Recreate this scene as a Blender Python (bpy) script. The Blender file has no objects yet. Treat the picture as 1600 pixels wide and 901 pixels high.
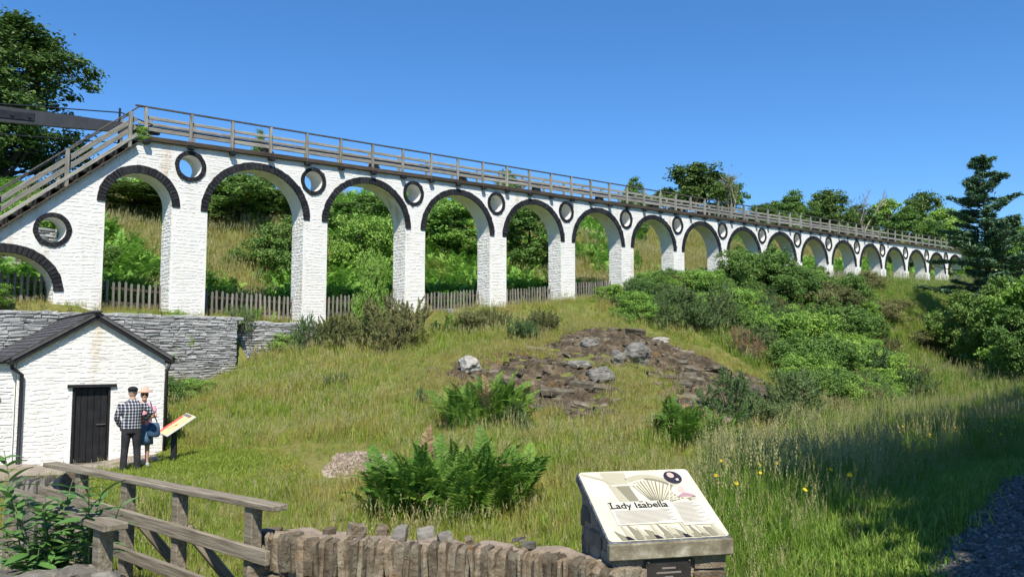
import bpy, math, random
import numpy as np
from mathutils import Vector, Matrix, noise as mnoise
random.seed(7); np.random.seed(7)
rnd = random.uniform
scene = bpy.context.scene
COL = scene.collection

# ------------------------------------------------------------------ camera, sky, sun, exposure
PITCH = math.radians(4.5); FPX = 1270.0
cam_d = bpy.data.cameras.new('camera'); cam = bpy.data.objects.new('camera', cam_d); COL.objects.link(cam)
cam_d.sensor_width = 36.0; cam_d.lens = 36.0 * FPX / 1600.0
cam_d.clip_start = 0.1; cam_d.clip_end = 5000
cam.location = (0, 0, 0); cam.rotation_euler = (math.pi / 2 + PITCH, 0, 0)
scene.camera = cam
SUN_H = Vector((0.17, -0.985, 0)).normalized(); SUN_EL = math.radians(53)
SUN_TO = Vector((SUN_H.x * math.cos(SUN_EL), SUN_H.y * math.cos(SUN_EL), math.sin(SUN_EL)))
world = bpy.data.worlds.new('World'); scene.world = world; world.use_nodes = True
wn = world.node_tree.nodes; wl = world.node_tree.links
sky = wn.new('ShaderNodeTexSky'); sky.sky_type = 'NISHITA'; sky.sun_disc = False
sky.sun_elevation = SUN_EL; sky.sun_rotation = math.atan2(SUN_H.x, SUN_H.y)
sky.altitude = 100; sky.air_density = 1.0; sky.dust_density = 0.0; sky.ozone_density = 10.0
bg = wn['Background']; bg.inputs['Strength'].default_value = 0.114
hs = wn.new('ShaderNodeHueSaturation'); hs.inputs['Saturation'].default_value = 1.11; wl.new(sky.outputs['Color'], hs.inputs['Color'])
wl.new(hs.outputs['Color'], bg.inputs['Color'])
sd = bpy.data.lights.new('sun', 'SUN'); sd.energy = 4.6; sd.angle = math.radians(0.5); sd.color = (1.0, 0.94, 0.83)
sun = bpy.data.objects.new('sun', sd); COL.objects.link(sun)
sun.rotation_euler = (-SUN_TO).to_track_quat('-Z', 'Y').to_euler(); sun.location = SUN_TO * 60
vs = scene.view_settings; vs.view_transform = 'Standard'; vs.look = 'None'; vs.exposure = 0.62; vs.gamma = 1.0
vs.use_curve_mapping = False
scene.cycles.use_adaptive_sampling = True; scene.cycles.adaptive_threshold = 0.03; scene.cycles.max_bounces = 4; scene.cycles.diffuse_bounces = 3; scene.cycles.glossy_bounces = 2; scene.cycles.transmission_bounces = 3

# ------------------------------------------------------------------ helpers
CT, ST = math.cos(PITCH), math.sin(PITCH)
def ray(px, py):
    x = (px - 800) / FPX; u = (450.5 - py) / FPX
    return Vector((x, CT - u * ST, ST + u * CT))
def Wp(px, py, d): return ray(px, py) * d
WL = {}
def tag(o, label=None, cat=None, group=None, kind=None):
    if label: o['label'] = label
    if cat: o['category'] = cat
    if group: o['group'] = group
    if kind: o['kind'] = kind
    return o
def empty(name, loc, label=None, cat=None, group=None):
    o = bpy.data.objects.new(name, None); COL.objects.link(o); o.location = loc; o.empty_display_size = .2
    WL[o] = Vector(loc); return tag(o, label, cat, group)
def link(name, me, loc, parent=None):
    o = bpy.data.objects.new(name, me); COL.objects.link(o)
    loc = Vector(loc); WL[o] = loc
    if parent is not None:
        o.parent = parent; o.location = loc - WL[parent]
    else: o.location = loc
    return o
def copy_tree(o, parent=None, deep=True):
    c = o.copy(); COL.objects.link(c); c.parent = parent
    for ch in [x for x in KIDS.get(o, [])]: copy_tree(ch, c)
    return c
KIDS = {}
class MB:
    def __init__(s): s.V = []; s.F = []; s.A = []; s.M = []; s.n = 0
    def add(s, V, F, A=None, m=0):
        V = np.asarray(V, float); s.V.append(V); s.A.append(V if A is None else np.asarray(A, float))
        k = s.n
        for f in F: s.F.append([i + k for i in f]); s.M.append(m)
        s.n += len(V)
    def box(s, c, X, Y, Z, ch=0.0, jit=0.0, m=0, seed=None):
        """box with half vectors X, Y, Z; ch = chamfer in metres"""
        c = np.array(c, float); X = np.array(X, float); Y = np.array(Y, float); Z = np.array(Z, float)
        lx, ly, lz = np.linalg.norm(X), np.linalg.norm(Y), np.linalg.norm(Z)
        if ch <= 0:
            V = []; A = []
            for i in (-1, 1):
                for j in (-1, 1):
                    for k in (-1, 1):
                        V.append(c + X * i + Y * j + Z * k + np.random.uniform(-jit, jit, 3)); A.append((i * lx + c[0], j * ly + c[1], k * lz + c[2]))
            s.add(V, [(0, 1, 3, 2), (4, 6, 7, 5), (0, 4, 5, 1), (2, 3, 7, 6), (0, 2, 6, 4), (1, 5, 7, 3)], A, m)
        else:
            e = [1 - min(ch / l, .8) for l in (lx, ly, lz)]
            V = []; A = []; idx = {}
            for i in (-1, 1):
                for j in (-1, 1):
                    for k in (-1, 1):
                        jv = np.random.uniform(-jit, jit, 3)
                        for ax in range(3):
                            q = [i * e[0], j * e[1], k * e[2]]; q[ax] = (i, j, k)[ax]
                            idx[(i, j, k, ax)] = len(V)
                            V.append(c + X * q[0] + Y * q[1] + Z * q[2] + jv); A.append((q[0] * lx + c[0], q[1] * ly + c[1], q[2] * lz + c[2]))
            F = []
            for ax in range(3):
                o1, o2 = [a for a in range(3) if a != ax]
                for sg in (-1, 1):
                    r = []
                    for a, b in ((-1, -1), (1, -1), (1, 1), (-1, 1)):
                        t = [0, 0, 0]; t[ax] = sg; t[o1] = a; t[o2] = b; r.append(idx[(t[0], t[1], t[2], ax)])
                    F.append(r)
                for a in (-1, 1):
                    for b in (-1, 1):
                        t0 = [0, 0, 0]; t1 = [0, 0, 0]; t0[ax] = -1; t1[ax] = 1
                        for t in (t0, t1): t[o1] = a; t[o2] = b
                        F.append([idx[(*t0, o1)], idx[(*t1, o1)], idx[(*t1, o2)], idx[(*t0, o2)]])
            for i in (-1, 1):
                for j in (-1, 1):
                    for k in (-1, 1): F.append([idx[(i, j, k, a)] for a in range(3)])
            s.add(V, F, A, m)
        return s
    def tube(s, path, radii, n=8, cap=True, m=0):
        path = [Vector(p) for p in path]
        if not hasattr(radii, '__len__'): radii = [radii] * len(path)
        V = []; A = []; F = []; L = 0; prev = None
        for i, p in enumerate(path):
            d = (path[min(i + 1, len(path) - 1)] - path[max(i - 1, 0)]).normalized()
            if prev is None:
                a = d.orthogonal().normalized()
            else:
                a = (prev - d * prev.dot(d)).normalized()
            prev = a; b = d.cross(a)
            if i: L += (p - path[i - 1]).length
            r = radii[i]; rx, ry = (r if hasattr(r, '__len__') else (r, r))
            for k in range(n):
                t = 2 * math.pi * k / n
                V.append(p + a * (rx * math.cos(t)) + b * (ry * math.sin(t))); A.append((L, math.cos(t) * rx, math.sin(t) * ry))
        for i in range(len(path) - 1):
            for k in range(n):
                k2 = (k + 1) % n; F.append((i * n + k, i * n + k2, (i + 1) * n + k2, (i + 1) * n + k))
        if cap: F.append(list(range(n - 1, -1, -1))); F.append([(len(path) - 1) * n + k for k in range(n)])
        s.add([tuple(v) for v in V], F, A, m); return s
    def build(s, name, mats, parent=None, origin=None, smooth=False, kind=None):
        V = np.concatenate(s.V); A = np.concatenate(s.A)
        o = Vector(V.mean(0)) if origin is None else Vector(origin)
        me = mesh_np(name, V - np.array(o), s.F, mats, s.M, smooth)
        at = me.attributes.new('loc', 'FLOAT_VECTOR', 'POINT'); at.data.foreach_set('vector', A.astype(np.float32).ravel())
        ob = link(name, me, o, parent)
        if parent is not None: KIDS.setdefault(parent, []).append(ob)
        if kind: ob['kind'] = kind
        return ob
def mesh_np(name, V, F, mats, midx=None, smooth=False):
    me = bpy.data.meshes.new(name); V = np.asarray(V, np.float32)
    me.vertices.add(len(V)); me.vertices.foreach_set('co', V.ravel())
    if isinstance(F, np.ndarray):
        nf, k = F.shape; flat = F.ravel().astype(np.int32); st = np.arange(0, nf * k, k, dtype=np.int32); tot = None
    else:
        nf = len(F); lens = np.array([len(f) for f in F], np.int32)
        flat = np.fromiter((i for f in F for i in f), np.int32, int(lens.sum())); st = np.concatenate([[0], np.cumsum(lens)[:-1]]).astype(np.int32)
    me.loops.add(len(flat)); me.loops.foreach_set('vertex_index', flat)
    me.polygons.add(nf); me.polygons.foreach_set('loop_start', st)
    for m in (mats if isinstance(mats, (list, tuple)) else [mats]): me.materials.append(m)
    if midx is not None and len(me.materials) > 1: me.polygons.foreach_set('material_index', np.asarray(midx, np.int32))
    me.polygons.foreach_set('use_smooth', np.full(nf, smooth))
    me.update(calc_edges=True); me.validate(); return me
def part(name, fn, mats, parent, **k):
    b = MB(); fn(b); return b.build(name, mats, parent, **k)

# ------------------------------------------------------------------ materials
def ramp(nt, fac, cols):
    r = nt.nodes.new('ShaderNodeValToRGB'); e = r.color_ramp.elements
    while len(e) < len(cols): e.new(.5)
    for el, (p, c) in zip(e, cols): el.position = p; el.color = (*c, 1)
    nt.links.new(fac, r.inputs[0]); return r.outputs[0]
def coords(nt, kind, stretch=(1, 1, 1)):
    if kind == 'pos': o = nt.nodes.new('ShaderNodeNewGeometry').outputs['Position']
    elif kind == 'attr':
        a = nt.nodes.new('ShaderNodeAttribute'); a.attribute_name = 'loc'; o = a.outputs['Vector']
    else: o = nt.nodes.new('ShaderNodeTexCoord').outputs['Object']
    m = nt.nodes.new('ShaderNodeMapping'); m.inputs['Scale'].default_value = stretch; nt.links.new(o, m.inputs[0]); return m.outputs[0]
def noise(nt, vec, scale, detail=4, rough=.6):
    n = nt.nodes.new('ShaderNodeTexNoise'); n.inputs['Scale'].default_value = scale; n.inputs['Detail'].default_value = detail; n.inputs['Roughness'].default_value = rough
    nt.links.new(vec, n.inputs['Vector']); return n.outputs['Fac']
def mixc(nt, fac, a, b, mode='MIX'):
    m = nt.nodes.new('ShaderNodeMix'); m.data_type = 'RGBA'; m.blend_type = mode
    for sock, v in ((m.inputs['Factor'], fac), (m.inputs['A'], a), (m.inputs['B'], b)):
        if isinstance(v, (int, float)): sock.default_value = v
        elif isinstance(v, tuple): sock.default_value = (*v, 1)
        else: nt.links.new(v, sock)
    return m.outputs['Result']
def math_n(nt, op, a, b=None, clamp=False):
    m = nt.nodes.new('ShaderNodeMath'); m.operation = op; m.use_clamp = clamp
    for i, v in enumerate((a, b)):
        if v is None: continue
        if isinstance(v, (int, float)): m.inputs[i].default_value = v
        else: nt.links.new(v, m.inputs[i])
    return m.outputs[0]
def new_mat(name):
    m = bpy.data.materials.new(name); m.use_nodes = True; nt = m.node_tree
    return m, nt, nt.nodes['Principled BSDF']
def island(nt): return nt.nodes.new('ShaderNodeNewGeometry').outputs['Random Per Island']
def obrand(nt): return nt.nodes.new('ShaderNodeObjectInfo').outputs['Random']
def surf(name, cols, scale=3, rough=.85, bump=None, kind='pos', stretch=(1, 1, 1), vary=0.0, spots=None, metal=0, spec=.3, detail=5, var_isl=True):
    """noise-coloured surface; vary = random brightness per piece; spots = (scale, threshold, colour)"""
    m, nt, b = new_mat(name); v = coords(nt, kind, stretch)
    c = ramp(nt, noise(nt, v, scale, detail), cols)
    if vary:
        r = math_n(nt, 'FRACT', math_n(nt, 'ADD', island(nt) if var_isl else obrand(nt), obrand(nt)))
        f = math_n(nt, 'ADD', math_n(nt, 'MULTIPLY', r, 2 * vary), 1 - vary)
        mm = nt.nodes.new('ShaderNodeVectorMath'); mm.operation = 'SCALE'; nt.links.new(c, mm.inputs[0]); nt.links.new(f, mm.inputs['Scale']); c = mm.outputs[0]
    if spots:
        for (sc, th, colr) in spots:
            n2 = noise(nt, coords(nt, kind, stretch), sc, 4, .65)
            f = math_n(nt, 'MULTIPLY', math_n(nt, 'SUBTRACT', n2, th), 9, True)
            c = mixc(nt, f, c, colr)
    nt.links.new(c, b.inputs['Base Color']); b.inputs['Roughness'].default_value = rough; b.inputs['Metallic'].default_value = metal
    b.inputs['Specular IOR Level'].default_value = spec
    if bump:
        bn = nt.nodes.new('ShaderNodeBump'); bn.inputs['Strength'].default_value = bump[1]; bn.inputs['Distance'].default_value = bump[2]
        nt.links.new(noise(nt, v, bump[0], 6, .65), bn.inputs['Height']); nt.links.new(bn.outputs[0], b.inputs['Normal'])
    return m
def leafmat(name, cols, patch=None, trans=.3, rough=.5, patch_scale=.35, spec=.25):
    """foliage: colour per leaf and per plant, optional world-position patches"""
    m, nt, b = new_mat(name)
    f = math_n(nt, 'ADD', math_n(nt, 'MULTIPLY', island(nt), .65), math_n(nt, 'MULTIPLY', obrand(nt), .35))
    c = ramp(nt, f, cols)
    if patch:
        n = noise(nt, coords(nt, 'pos'), patch_scale, 4, .6)
        for th, w, colr in patch:
            c = mixc(nt, math_n(nt, 'MULTIPLY', math_n(nt, 'SUBTRACT', n, th), w, True), c, colr)
    nt.links.new(c, b.inputs['Base Color']); b.inputs['Roughness'].default_value = rough; b.inputs['Specular IOR Level'].default_value = spec
    t = nt.nodes.new('ShaderNodeBsdfTranslucent'); nt.links.new(c, t.inputs['Color'])
    mx = nt.nodes.new('ShaderNodeMixShader'); mx.inputs[0].default_value = trans
    nt.links.new(b.outputs[0], mx.inputs[1]); nt.links.new(t.outputs[0], mx.inputs[2])
    nt.links.new(mx.outputs[0], nt.nodes['Material Output'].inputs['Surface']); return m

def white_masonry():
    m, nt, b = new_mat('whitewashed_stone'); v = coords(nt, 'pos')
    c = ramp(nt, noise(nt, v, 1.3, 6, .7), [(.25, (.58, .555, .50)), (.45, (.74, .725, .68)), (.8, (.80, .79, .755))])
    r = island(nt); c = mixc(nt, math_n(nt, 'MULTIPLY', r, .16), c, (.62, .61, .58))
    st = noise(nt, coords(nt, 'pos', (2.2, 2.2, .22)), 1.0, 5, .6); lo = noise(nt, coords(nt, 'pos', (1, 1, .5)), .33, 2)
    f = math_n(nt, 'MULTIPLY', math_n(nt, 'SUBTRACT', st, .55), 6, True); f = math_n(nt, 'MULTIPLY', f, math_n(nt, 'MULTIPLY', math_n(nt, 'SUBTRACT', lo, .47), 8, True))
    c = mixc(nt, math_n(nt, 'MULTIPLY', f, .75), c, (.46, .32, .16))
    g1 = noise(nt, coords(nt, 'pos', (3, 3, .35)), 1.0, 5, .65); c = mixc(nt, math_n(nt, 'MULTIPLY', math_n(nt, 'SUBTRACT', g1, .56), 3.0, True), c, (.52, .52, .45))
    g2 = noise(nt, v, 4.5, 6, .7); c = mixc(nt, math_n(nt, 'MULTIPLY', math_n(nt, 'SUBTRACT', g2, .64), 7, True), c, (.50, .47, .40))
    nt.links.new(c, b.inputs['Base Color']); b.inputs['Roughness'].default_value = .75; b.inputs['Specular IOR Level'].default_value = .2
    bn = nt.nodes.new('ShaderNodeBump'); bn.inputs['Strength'].default_value = .55; bn.inputs['Distance'].default_value = .03
    nt.links.new(noise(nt, coords(nt, 'pos', (1, 1, 2.6)), 9, 6, .6), bn.inputs['Height']); nt.links.new(bn.outputs[0], b.inputs['Normal'])
    return m
M = {}
M['white'] = white_masonry()
M['blackstone'] = surf('black_painted_stone', [(.3, (.010, .010, .012)), (.7, (.028, .028, .030))], 8, .6, (14, .5, .02), vary=.4)
M['blackpaint'] = surf('black_paint', [(.3, (.010, .010, .011)), (.7, (.022, .022, .024))], 5, .5, (20, .2, .01))
M['timber'] = surf('weathered_timber', [(.25, (.075, .062, .044)), (.45, (.19, .16, .115)), (.62, (.27, .235, .18)), (.85, (.40, .365, .295))], 6, .85, (9, .8, .012), kind='attr', stretch=(.35, 5, 5), vary=.2,
                   spots=[(1.4, .66, (.10, .085, .05))])
M['picketwood'] = surf('grey_picket_wood', [(.25, (.10, .092, .078)), (.55, (.22, .205, .18)), (.85, (.34, .32, .285))], 6, .9, (9, .6, .01), kind='attr', stretch=(.35, 5, 5), vary=.3)
M['decktimber'] = surf('silvered_deck_timber', [(.25, (.09, .085, .068)), (.45, (.22, .21, .18)), (.62, (.31, .30, .26)), (.85, (.44, .43, .385))], 6, .85, (9, .8, .012), kind='attr', stretch=(.35, 5, 5), vary=.22, spots=[(1.1, .64, (.10, .095, .05))])
M['darktimber'] = surf('dark_tarred_timber', [(.3, (.030, .024, .018)), (.7, (.085, .065, .048))], 5, .85, (9, .6, .01), kind='attr', stretch=(.4, 4, 4), vary=.25, spots=[(2.2, .58, (.05, .055, .02))])
M['rail'] = surf('handrail_iron', [(.3, (.05, .045, .04)), (.7, (.10, .09, .08))], 6, .6)
M['rod'] = surf('black_rod', [(.3, (.012, .012, .014)), (.7, (.026, .026, .028))], 4, .45, spec=.4)
M['beam'] = surf('grey_black_beam', [(.3, (.035, .037, .042)), (.7, (.055, .057, .062))], 3, .5, spec=.4)
M['slatewall'] = surf('grey_slate_rubble', [(.2, (.20, .20, .20)), (.5, (.33, .33, .33)), (.8, (.44, .435, .42))], 5, .9, (18, .6, .02), vary=.2, stretch=(1, 1, 2), spots=[(1.2, .66, (.12, .12, .07))])
M['slatecore'] = surf('dark_wall_core', [(.3, (.05, .048, .045)), (.7, (.09, .088, .082))], 6, .95)  # one dark tone for wall cores, seen in the joints between stones
M['slate'] = surf('roof_slate', [(.3, (.05, .048, .05)), (.7, (.10, .095, .095))], 6, .7, (15, .3, .01), vary=.3, spots=[(2.5, .62, (.16, .15, .12))])
M['brownstone'] = surf('brown_mossy_stone', [(.2, (.085, .064, .042)), (.45, (.18, .138, .092)), (.65, (.24, .21, .155)), (.85, (.35, .31, .25))], 7, .9, (16, 1, .04), vary=.42,
                       spots=[(9, .64, (.34, .33, .28)), (3.1, .62, (.19, .085, .025)), (5, .66, (.045, .05, .03))])
M['greystone'] = surf('grey_slab_stone', [(.25, (.085, .078, .066)), (.6, (.185, .172, .148)), (.85, (.33, .31, .27))], 6, .9, (15, .9, .03), vary=.3, spots=[(8, .64, (.42, .40, .34)), (3, .64, (.10, .085, .05))])
M['mortar'] = surf('pinkish_mortar', [(.3, (.22, .17, .125)), (.7, (.38, .31, .24))], 10, .95, (28, 1, .03), spots=[(3, .64, (.10, .085, .06))])
M['concrete'] = surf('weathered_concrete_edge', [(.25, (.09, .075, .05)), (.5, (.20, .175, .12)), (.75, (.42, .39, .31))], 9, .9, (30, .6, .01))
M['granite'] = surf('grey_speckled_edge', [(.35, (.05, .055, .065)), (.6, (.13, .14, .155)), (.75, (.3, .31, .33))], 30, .7)
M['shale'] = surf('brown_shale', [(.25, (.026, .019, .012)), (.42, (.060, .045, .028)), (.53, (.105, .080, .050)), (.64, (.165, .132, .088)), (.8, (.33, .285, .215))], 2.2, .95, (9, 1, .10), spots=[(.8, .585, (.165, .092, .022)), (1.1, .65, (.30, .25, .17)), (5, .66, (.33, .30, .25)), (11, .66, (.02, .016, .012))], detail=10)
M['shalerock'] = surf('shale_fragments', [(.2, (.042, .035, .025)), (.5, (.115, .098, .070)), (.8, (.24, .215, .165))], 5, .95, (15, .8, .03), vary=.45, spots=[(2.5, .62, (.17, .10, .03))])
M['boulder'] = surf('grey_boulder', [(.25, (.075, .070, .062)), (.5, (.18, .172, .155)), (.8, (.36, .345, .315))], 4, .9, (9, 1, .07), stretch=(1, 1, 2.5), spots=[(6, .64, (.40, .38, .33)), (3, .66, (.05, .045, .035))])
M['quartz'] = surf('pale_quartz', [(.25, (.24, .22, .19)), (.6, (.42, .40, .36)), (.85, (.56, .54, .50))], 5, .85, (10, 1, .08))
M['gravel'] = surf('dark_gravel', [(.3, (.06, .056, .052)), (.5, (.125, .12, .112)), (.75, (.25, .24, .225))], 45, .9, (60, 1, .02), detail=3)
M['pebble'] = surf('gravel_chip', [(.3, (.075, .07, .064)), (.7, (.21, .20, .185))], 8, .85, vary=.6)
M['pinkgravel'] = surf('pink_gravel', [(.3, (.20, .155, .115)), (.7, (.35, .285, .23))], 25, .95, (40, .8, .02), vary=.4)
M['pavement'] = surf('path_stone', [(.3, (.20, .165, .125)), (.7, (.33, .285, .23))], 3, .95, (25, .5, .02))
M['bark'] = surf('bark', [(.3, (.045, .035, .026)), (.7, (.12, .10, .08))], 5, .95, (12, .8, .05), stretch=(2, 2, .5))
M['twig'] = surf('grey_twigs', [(.3, (.20, .17, .13)), (.7, (.32, .28, .22))], 5, .95)
def ground_mat():
    m, nt, b = new_mat('meadow_ground'); v = coords(nt, 'pos')
    n = noise(nt, v, .35, 4, .6); n2 = noise(nt, v, 6, 6, .7)
    c = ramp(nt, n, [(.3, (.10, .15, .025)), (.5, (.17, .19, .04)), (.66, (.26, .22, .075)), (.8, (.24, .18, .085))])
    c = mixc(nt, .55, c, ramp(nt, n2, [(.3, (.06, .07, .02)), (.7, (.22, .23, .07))]))
    nt.links.new(c, b.inputs['Base Color']); b.inputs['Roughness'].default_value = .95; b.inputs['Specular IOR Level'].default_value = .1
    bn = nt.nodes.new('ShaderNodeBump'); bn.inputs['Strength'].default_value = .8; bn.inputs['Distance'].default_value = .06
    nt.links.new(noise(nt, v, 14, 6, .7), bn.inputs['Height']); nt.links.new(bn.outputs[0], b.inputs['Normal']); return m
M['ground'] = ground_mat()
GP = [(.49, 6, (.38, .36, .080)), (.58, 7, (.48, .38, .15))]
M['grass'] = leafmat('meadow_grass', [(0, (0.159, 0.276, 0.032)), (.45, (0.239, 0.355, 0.045)), (.8, (0.360, 0.398, 0.085)), (1, (0.509, 0.466, 0.180))], GP, .45, .55, .28)
M['drygrass'] = leafmat('dry_grass', [(0, (.22, .24, .05)), (.5, (.36, .31, .095)), (1, (.50, .41, .16))], None, .4, .6)
M['shortgrass'] = leafmat('short_grass', [(0, (.17, .27, .03)), (.6, (.27, .34, .05)), (1, (.40, .38, .10))], [(.52, 6, (.40, .36, .085))], .4, .55)
M['lushgrass'] = leafmat('lush_grass', [(0, (0.108, 0.216, 0.024)), (.5, (0.184, 0.313, 0.043)), (.85, (0.292, 0.378, 0.076)), (1, (0.454, 0.454, 0.162))], None, .42, .5)
M['seed'] = leafmat('grass_seed_heads', [(0, (.26, .26, .10)), (1, (.48, .44, .22))], None, .3, .7)
M['fern'] = leafmat('fern_leaf', [(0, (.050, .135, .018)), (.5, (.095, .205, .028)), (.85, (.14, .265, .038)), (1, (.24, .34, .05))], None, .35, .55)
M['fernlight'] = leafmat('fresh_fern_leaf', [(0, (0.132, 0.264, 0.036)), (1, (0.240, 0.360, 0.060))], None, .4, .5)
M['bracken'] = leafmat('bracken_leaf', [(0, (0.101, 0.236, 0.040)), (.5, (0.181, 0.371, 0.056)), (1, (0.337, 0.519, 0.090))], [(.58, 7, (0.293, 0.382, 0.090))], .3, .55)
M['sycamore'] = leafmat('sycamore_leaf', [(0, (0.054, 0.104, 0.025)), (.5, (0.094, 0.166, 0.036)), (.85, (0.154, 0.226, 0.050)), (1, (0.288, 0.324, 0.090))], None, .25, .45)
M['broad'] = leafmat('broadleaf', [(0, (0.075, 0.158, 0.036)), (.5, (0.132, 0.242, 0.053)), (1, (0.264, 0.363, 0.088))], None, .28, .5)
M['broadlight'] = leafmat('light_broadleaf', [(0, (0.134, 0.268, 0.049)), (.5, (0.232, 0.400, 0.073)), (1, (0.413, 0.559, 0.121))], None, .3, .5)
M['gorse'] = leafmat('gorse_needles', [(0, (0.062, 0.129, 0.046)), (.5, (0.114, 0.197, 0.070)), (1, (0.229, 0.271, 0.103))], None, .15, .6)
M['broom'] = leafmat('olive_scrub_leaf', [(0, (0.098, 0.122, 0.043)), (.5, (0.171, 0.188, 0.069)), (1, (0.293, 0.269, 0.114))], None, .2, .6)
M['deadscrub'] = leafmat('dead_scrub', [(0, (.16, .10, .055)), (.5, (.27, .18, .10)), (1, (.38, .28, .16))], None, .15, .8)
M['conifer'] = leafmat('conifer_needles', [(0, (0.053, 0.120, 0.065)), (.5, (0.099, 0.191, 0.099)), (1, (0.214, 0.294, 0.138))], None, .12, .6)
M['yellow'] = leafmat('yellow_petals', [(0, (.75, .52, .01)), (1, (.85, .62, .02))], None, .2, .6)
M['buddleia'] = leafmat('buddleia_leaf', [(0, (0.056, 0.144, 0.037)), (.6, (0.106, 0.225, 0.056)), (1, (0.237, 0.338, 0.163))], None, .25, .45)
M['stem'] = leafmat('green_stem', [(0, (.12, .15, .06)), (1, (.22, .24, .12))], None, .1, .6)

# ------------------------------------------------------------------ site frames: viaduct (s along, t behind, h above oculus line)
O = Wp(297, 260, 30); U = Vector((.7320, .6813, 0)); Vn = Vector((-.6813, .7320, 0)); SLOPE = .0347; BAY = 5.05
def VW(s, t, h): return Vector((O.x + U.x * s + Vn.x * t, O.y + U.y * s + Vn.y * t, O.z + h + SLOPE * s))
TS = [-40, -8, -4, 0, 5, 10, 15, 20, 25, 30, 35, 45, 55, 64, 80, 130, 400]
TZ = [1.6, 1.55, 1.5, 1.33, 1.2, 1.6, 2.05, 2.6, 3.15, 3.6, 4.1, 5.0, 5.75, 6.0, 6.8, 8, 14]
HT = [-1, 2.5, 5, 9, 15, 22, 34, 60, 120, 600]
HZ = [0, .1, .9, 2.6, 5.2, 7.6, 10, 12, 15, 20]
CTRL = []
def cp(px, py, d): p = Wp(px, py, d); CTRL.append((p.x, p.y, p.z))
for a in [(600, 800, 11.5), (600, 730, 15), (600, 650, 20), (600, 590, 25), (600, 540, 30), (205, 738, 17), (90, 728, 17.4), (20, 732, 17), (300, 690, 20), (320, 640, 23), (350, 600, 28),
          (30, 800, 11.5), (230, 790, 11.8), (400, 770, 12.8), (350, 722, 16), (860, 800, 11), (900, 720, 14.5), (900, 665, 18.5), (850, 640, 21), (700, 620, 22), (900, 520, 31.5), (760, 545, 28), (1000, 530, 32),
          (1100, 570, 29.5), (1060, 650, 20.5), (1200, 605, 28), (1200, 645, 25), (460, 545, 31.5), (450, 600, 25), (450, 690, 18), (560, 520, 33), (700, 510, 36), (800, 500, 38.5), (1100, 500, 42), (1200, 520, 43),
          (1300, 560, 46), (1400, 560, 54), (1500, 560, 60), (1380, 648, 40), (1250, 675, 29), (1180, 728, 19.5), (1100, 720, 15.5), (1300, 640, 34), (1480, 590, 52),
          (1600, 745, 10.0), (1600, 635, 30), (1500, 642, 31), (1450, 682, 21), (1350, 735, 15.5), (1300, 785, 11), (1250, 850, 7.6), (1550, 602, 44), (1180, 800, 9.2), (1100, 790, 9.6), (1440, 820, 7.6)]: cp(*a)
CTRL += [(0, 0, -1.75), (3, 0, -1.7), (6, 3, -1.68), (-3, 1, -2.0), (-6, 3, -2.2), (0, 4.2, -2.0), (3.2, 5.2, -1.72), (-2, 8.3, -2.55), (0, 8.3, -2.5), (2, 7.6, -2.2), (-5, 9.5, -2.5), (-9, 9, -2.5), (-14, 14, -2.4), (-4, 5.5, -2.35),
         (-16, 20, -1.8), (10, 5, -1.6), (14, 12, -1.5), (20, 18, -1.6), (24, 30, -1.9), (40, 30, 0.), (40, 60, .5), (70, 60, 2), (0, -20, -1.8), (-30, -10, -2.5), (30, -10, -1.0), (-40, 20, -1.5), (120, 60, 3), (120, -60, 1), (-120, -60, -2), (200, 200, 6), (-150, 60, -1)]
CT_ = np.array(CTRL)
def _phi(r2): return .5 * r2 * np.log(np.maximum(r2, 1e-9))
_n = len(CT_); _d2 = ((CT_[:, None, :2] - CT_[None, :, :2]) ** 2).sum(-1)
_K = _phi(_d2) + np.eye(_n) * .9; _P = np.c_[np.ones(_n), CT_[:, :2]]
_S = np.linalg.solve(np.block([[_K, _P], [_P.T, np.zeros((3, 3))]]), np.r_[CT_[:, 2], 0, 0, 0]); _w, _a = _S[:_n], _S[_n:]
def lower(x, y):
    out = np.empty(len(x))
    for i in range(0, len(x), 20000):
        xx, yy = x[i:i + 20000], y[i:i + 20000]
        d2 = (xx[:, None] - CT_[None, :, 0]) ** 2 + (yy[:, None] - CT_[None, :, 1]) ** 2
        out[i:i + 20000] = _phi(d2) @ _w + _a[0] + _a[1] * xx + _a[2] * yy
    return np.clip(out, -4.0, 12)
def st_of(x, y): return (x - O.x) * U.x + (y - O.y) * U.y, (x - O.x) * Vn.x + (y - O.y) * Vn.y
def sm(e): e = np.clip(e, 0, 1); return e * e * (3 - 2 * e)
def bumps(x, y): return .07 * np.sin(x * 1.7 + 1.3 * np.sin(y * .9)) * np.sin(y * 1.3 + np.sin(x * .7)) + .03 * np.sin(x * 4.1 + y * 2.2) * np.sin(y * 3.7 - x * 1.1)
def tz(x, y):
    x = np.atleast_1d(np.asarray(x, float)); y = np.atleast_1d(np.asarray(y, float))
    s, t = st_of(x, y)
    up = np.interp(s, TS, TZ) + np.interp(t, HT, HZ) * (1 + .05 * np.sin(s * .11)) + .5 * np.clip((t - 4) / 10, 0, 1) * np.sin(s * .33 + t * .2)
    t1 = np.interp(s, [-60, 1.6, 2.4, 5.5, 9, 20, 60], [-.36, -.36, .30, .30, 0, -.3, -1.0])
    wd = np.interp(s, [-60, 1.6, 5.5, 9, 20, 30, 50, 90], [.18, .18, .3, 2.0, 4, 6, 10, 14])
    k = sm((t - (t1 - wd)) / wd)
    far = np.clip((np.hypot(x, y) - 8) / 8, 0, 1)
    return lower(x, y) * (1 - k) + up * k + bumps(x, y) * far
def tz1(x, y): return float(tz(x, y)[0])
_DD = np.concatenate([np.arange(3, 70, .12), np.arange(70, 260, .6)])
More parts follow.
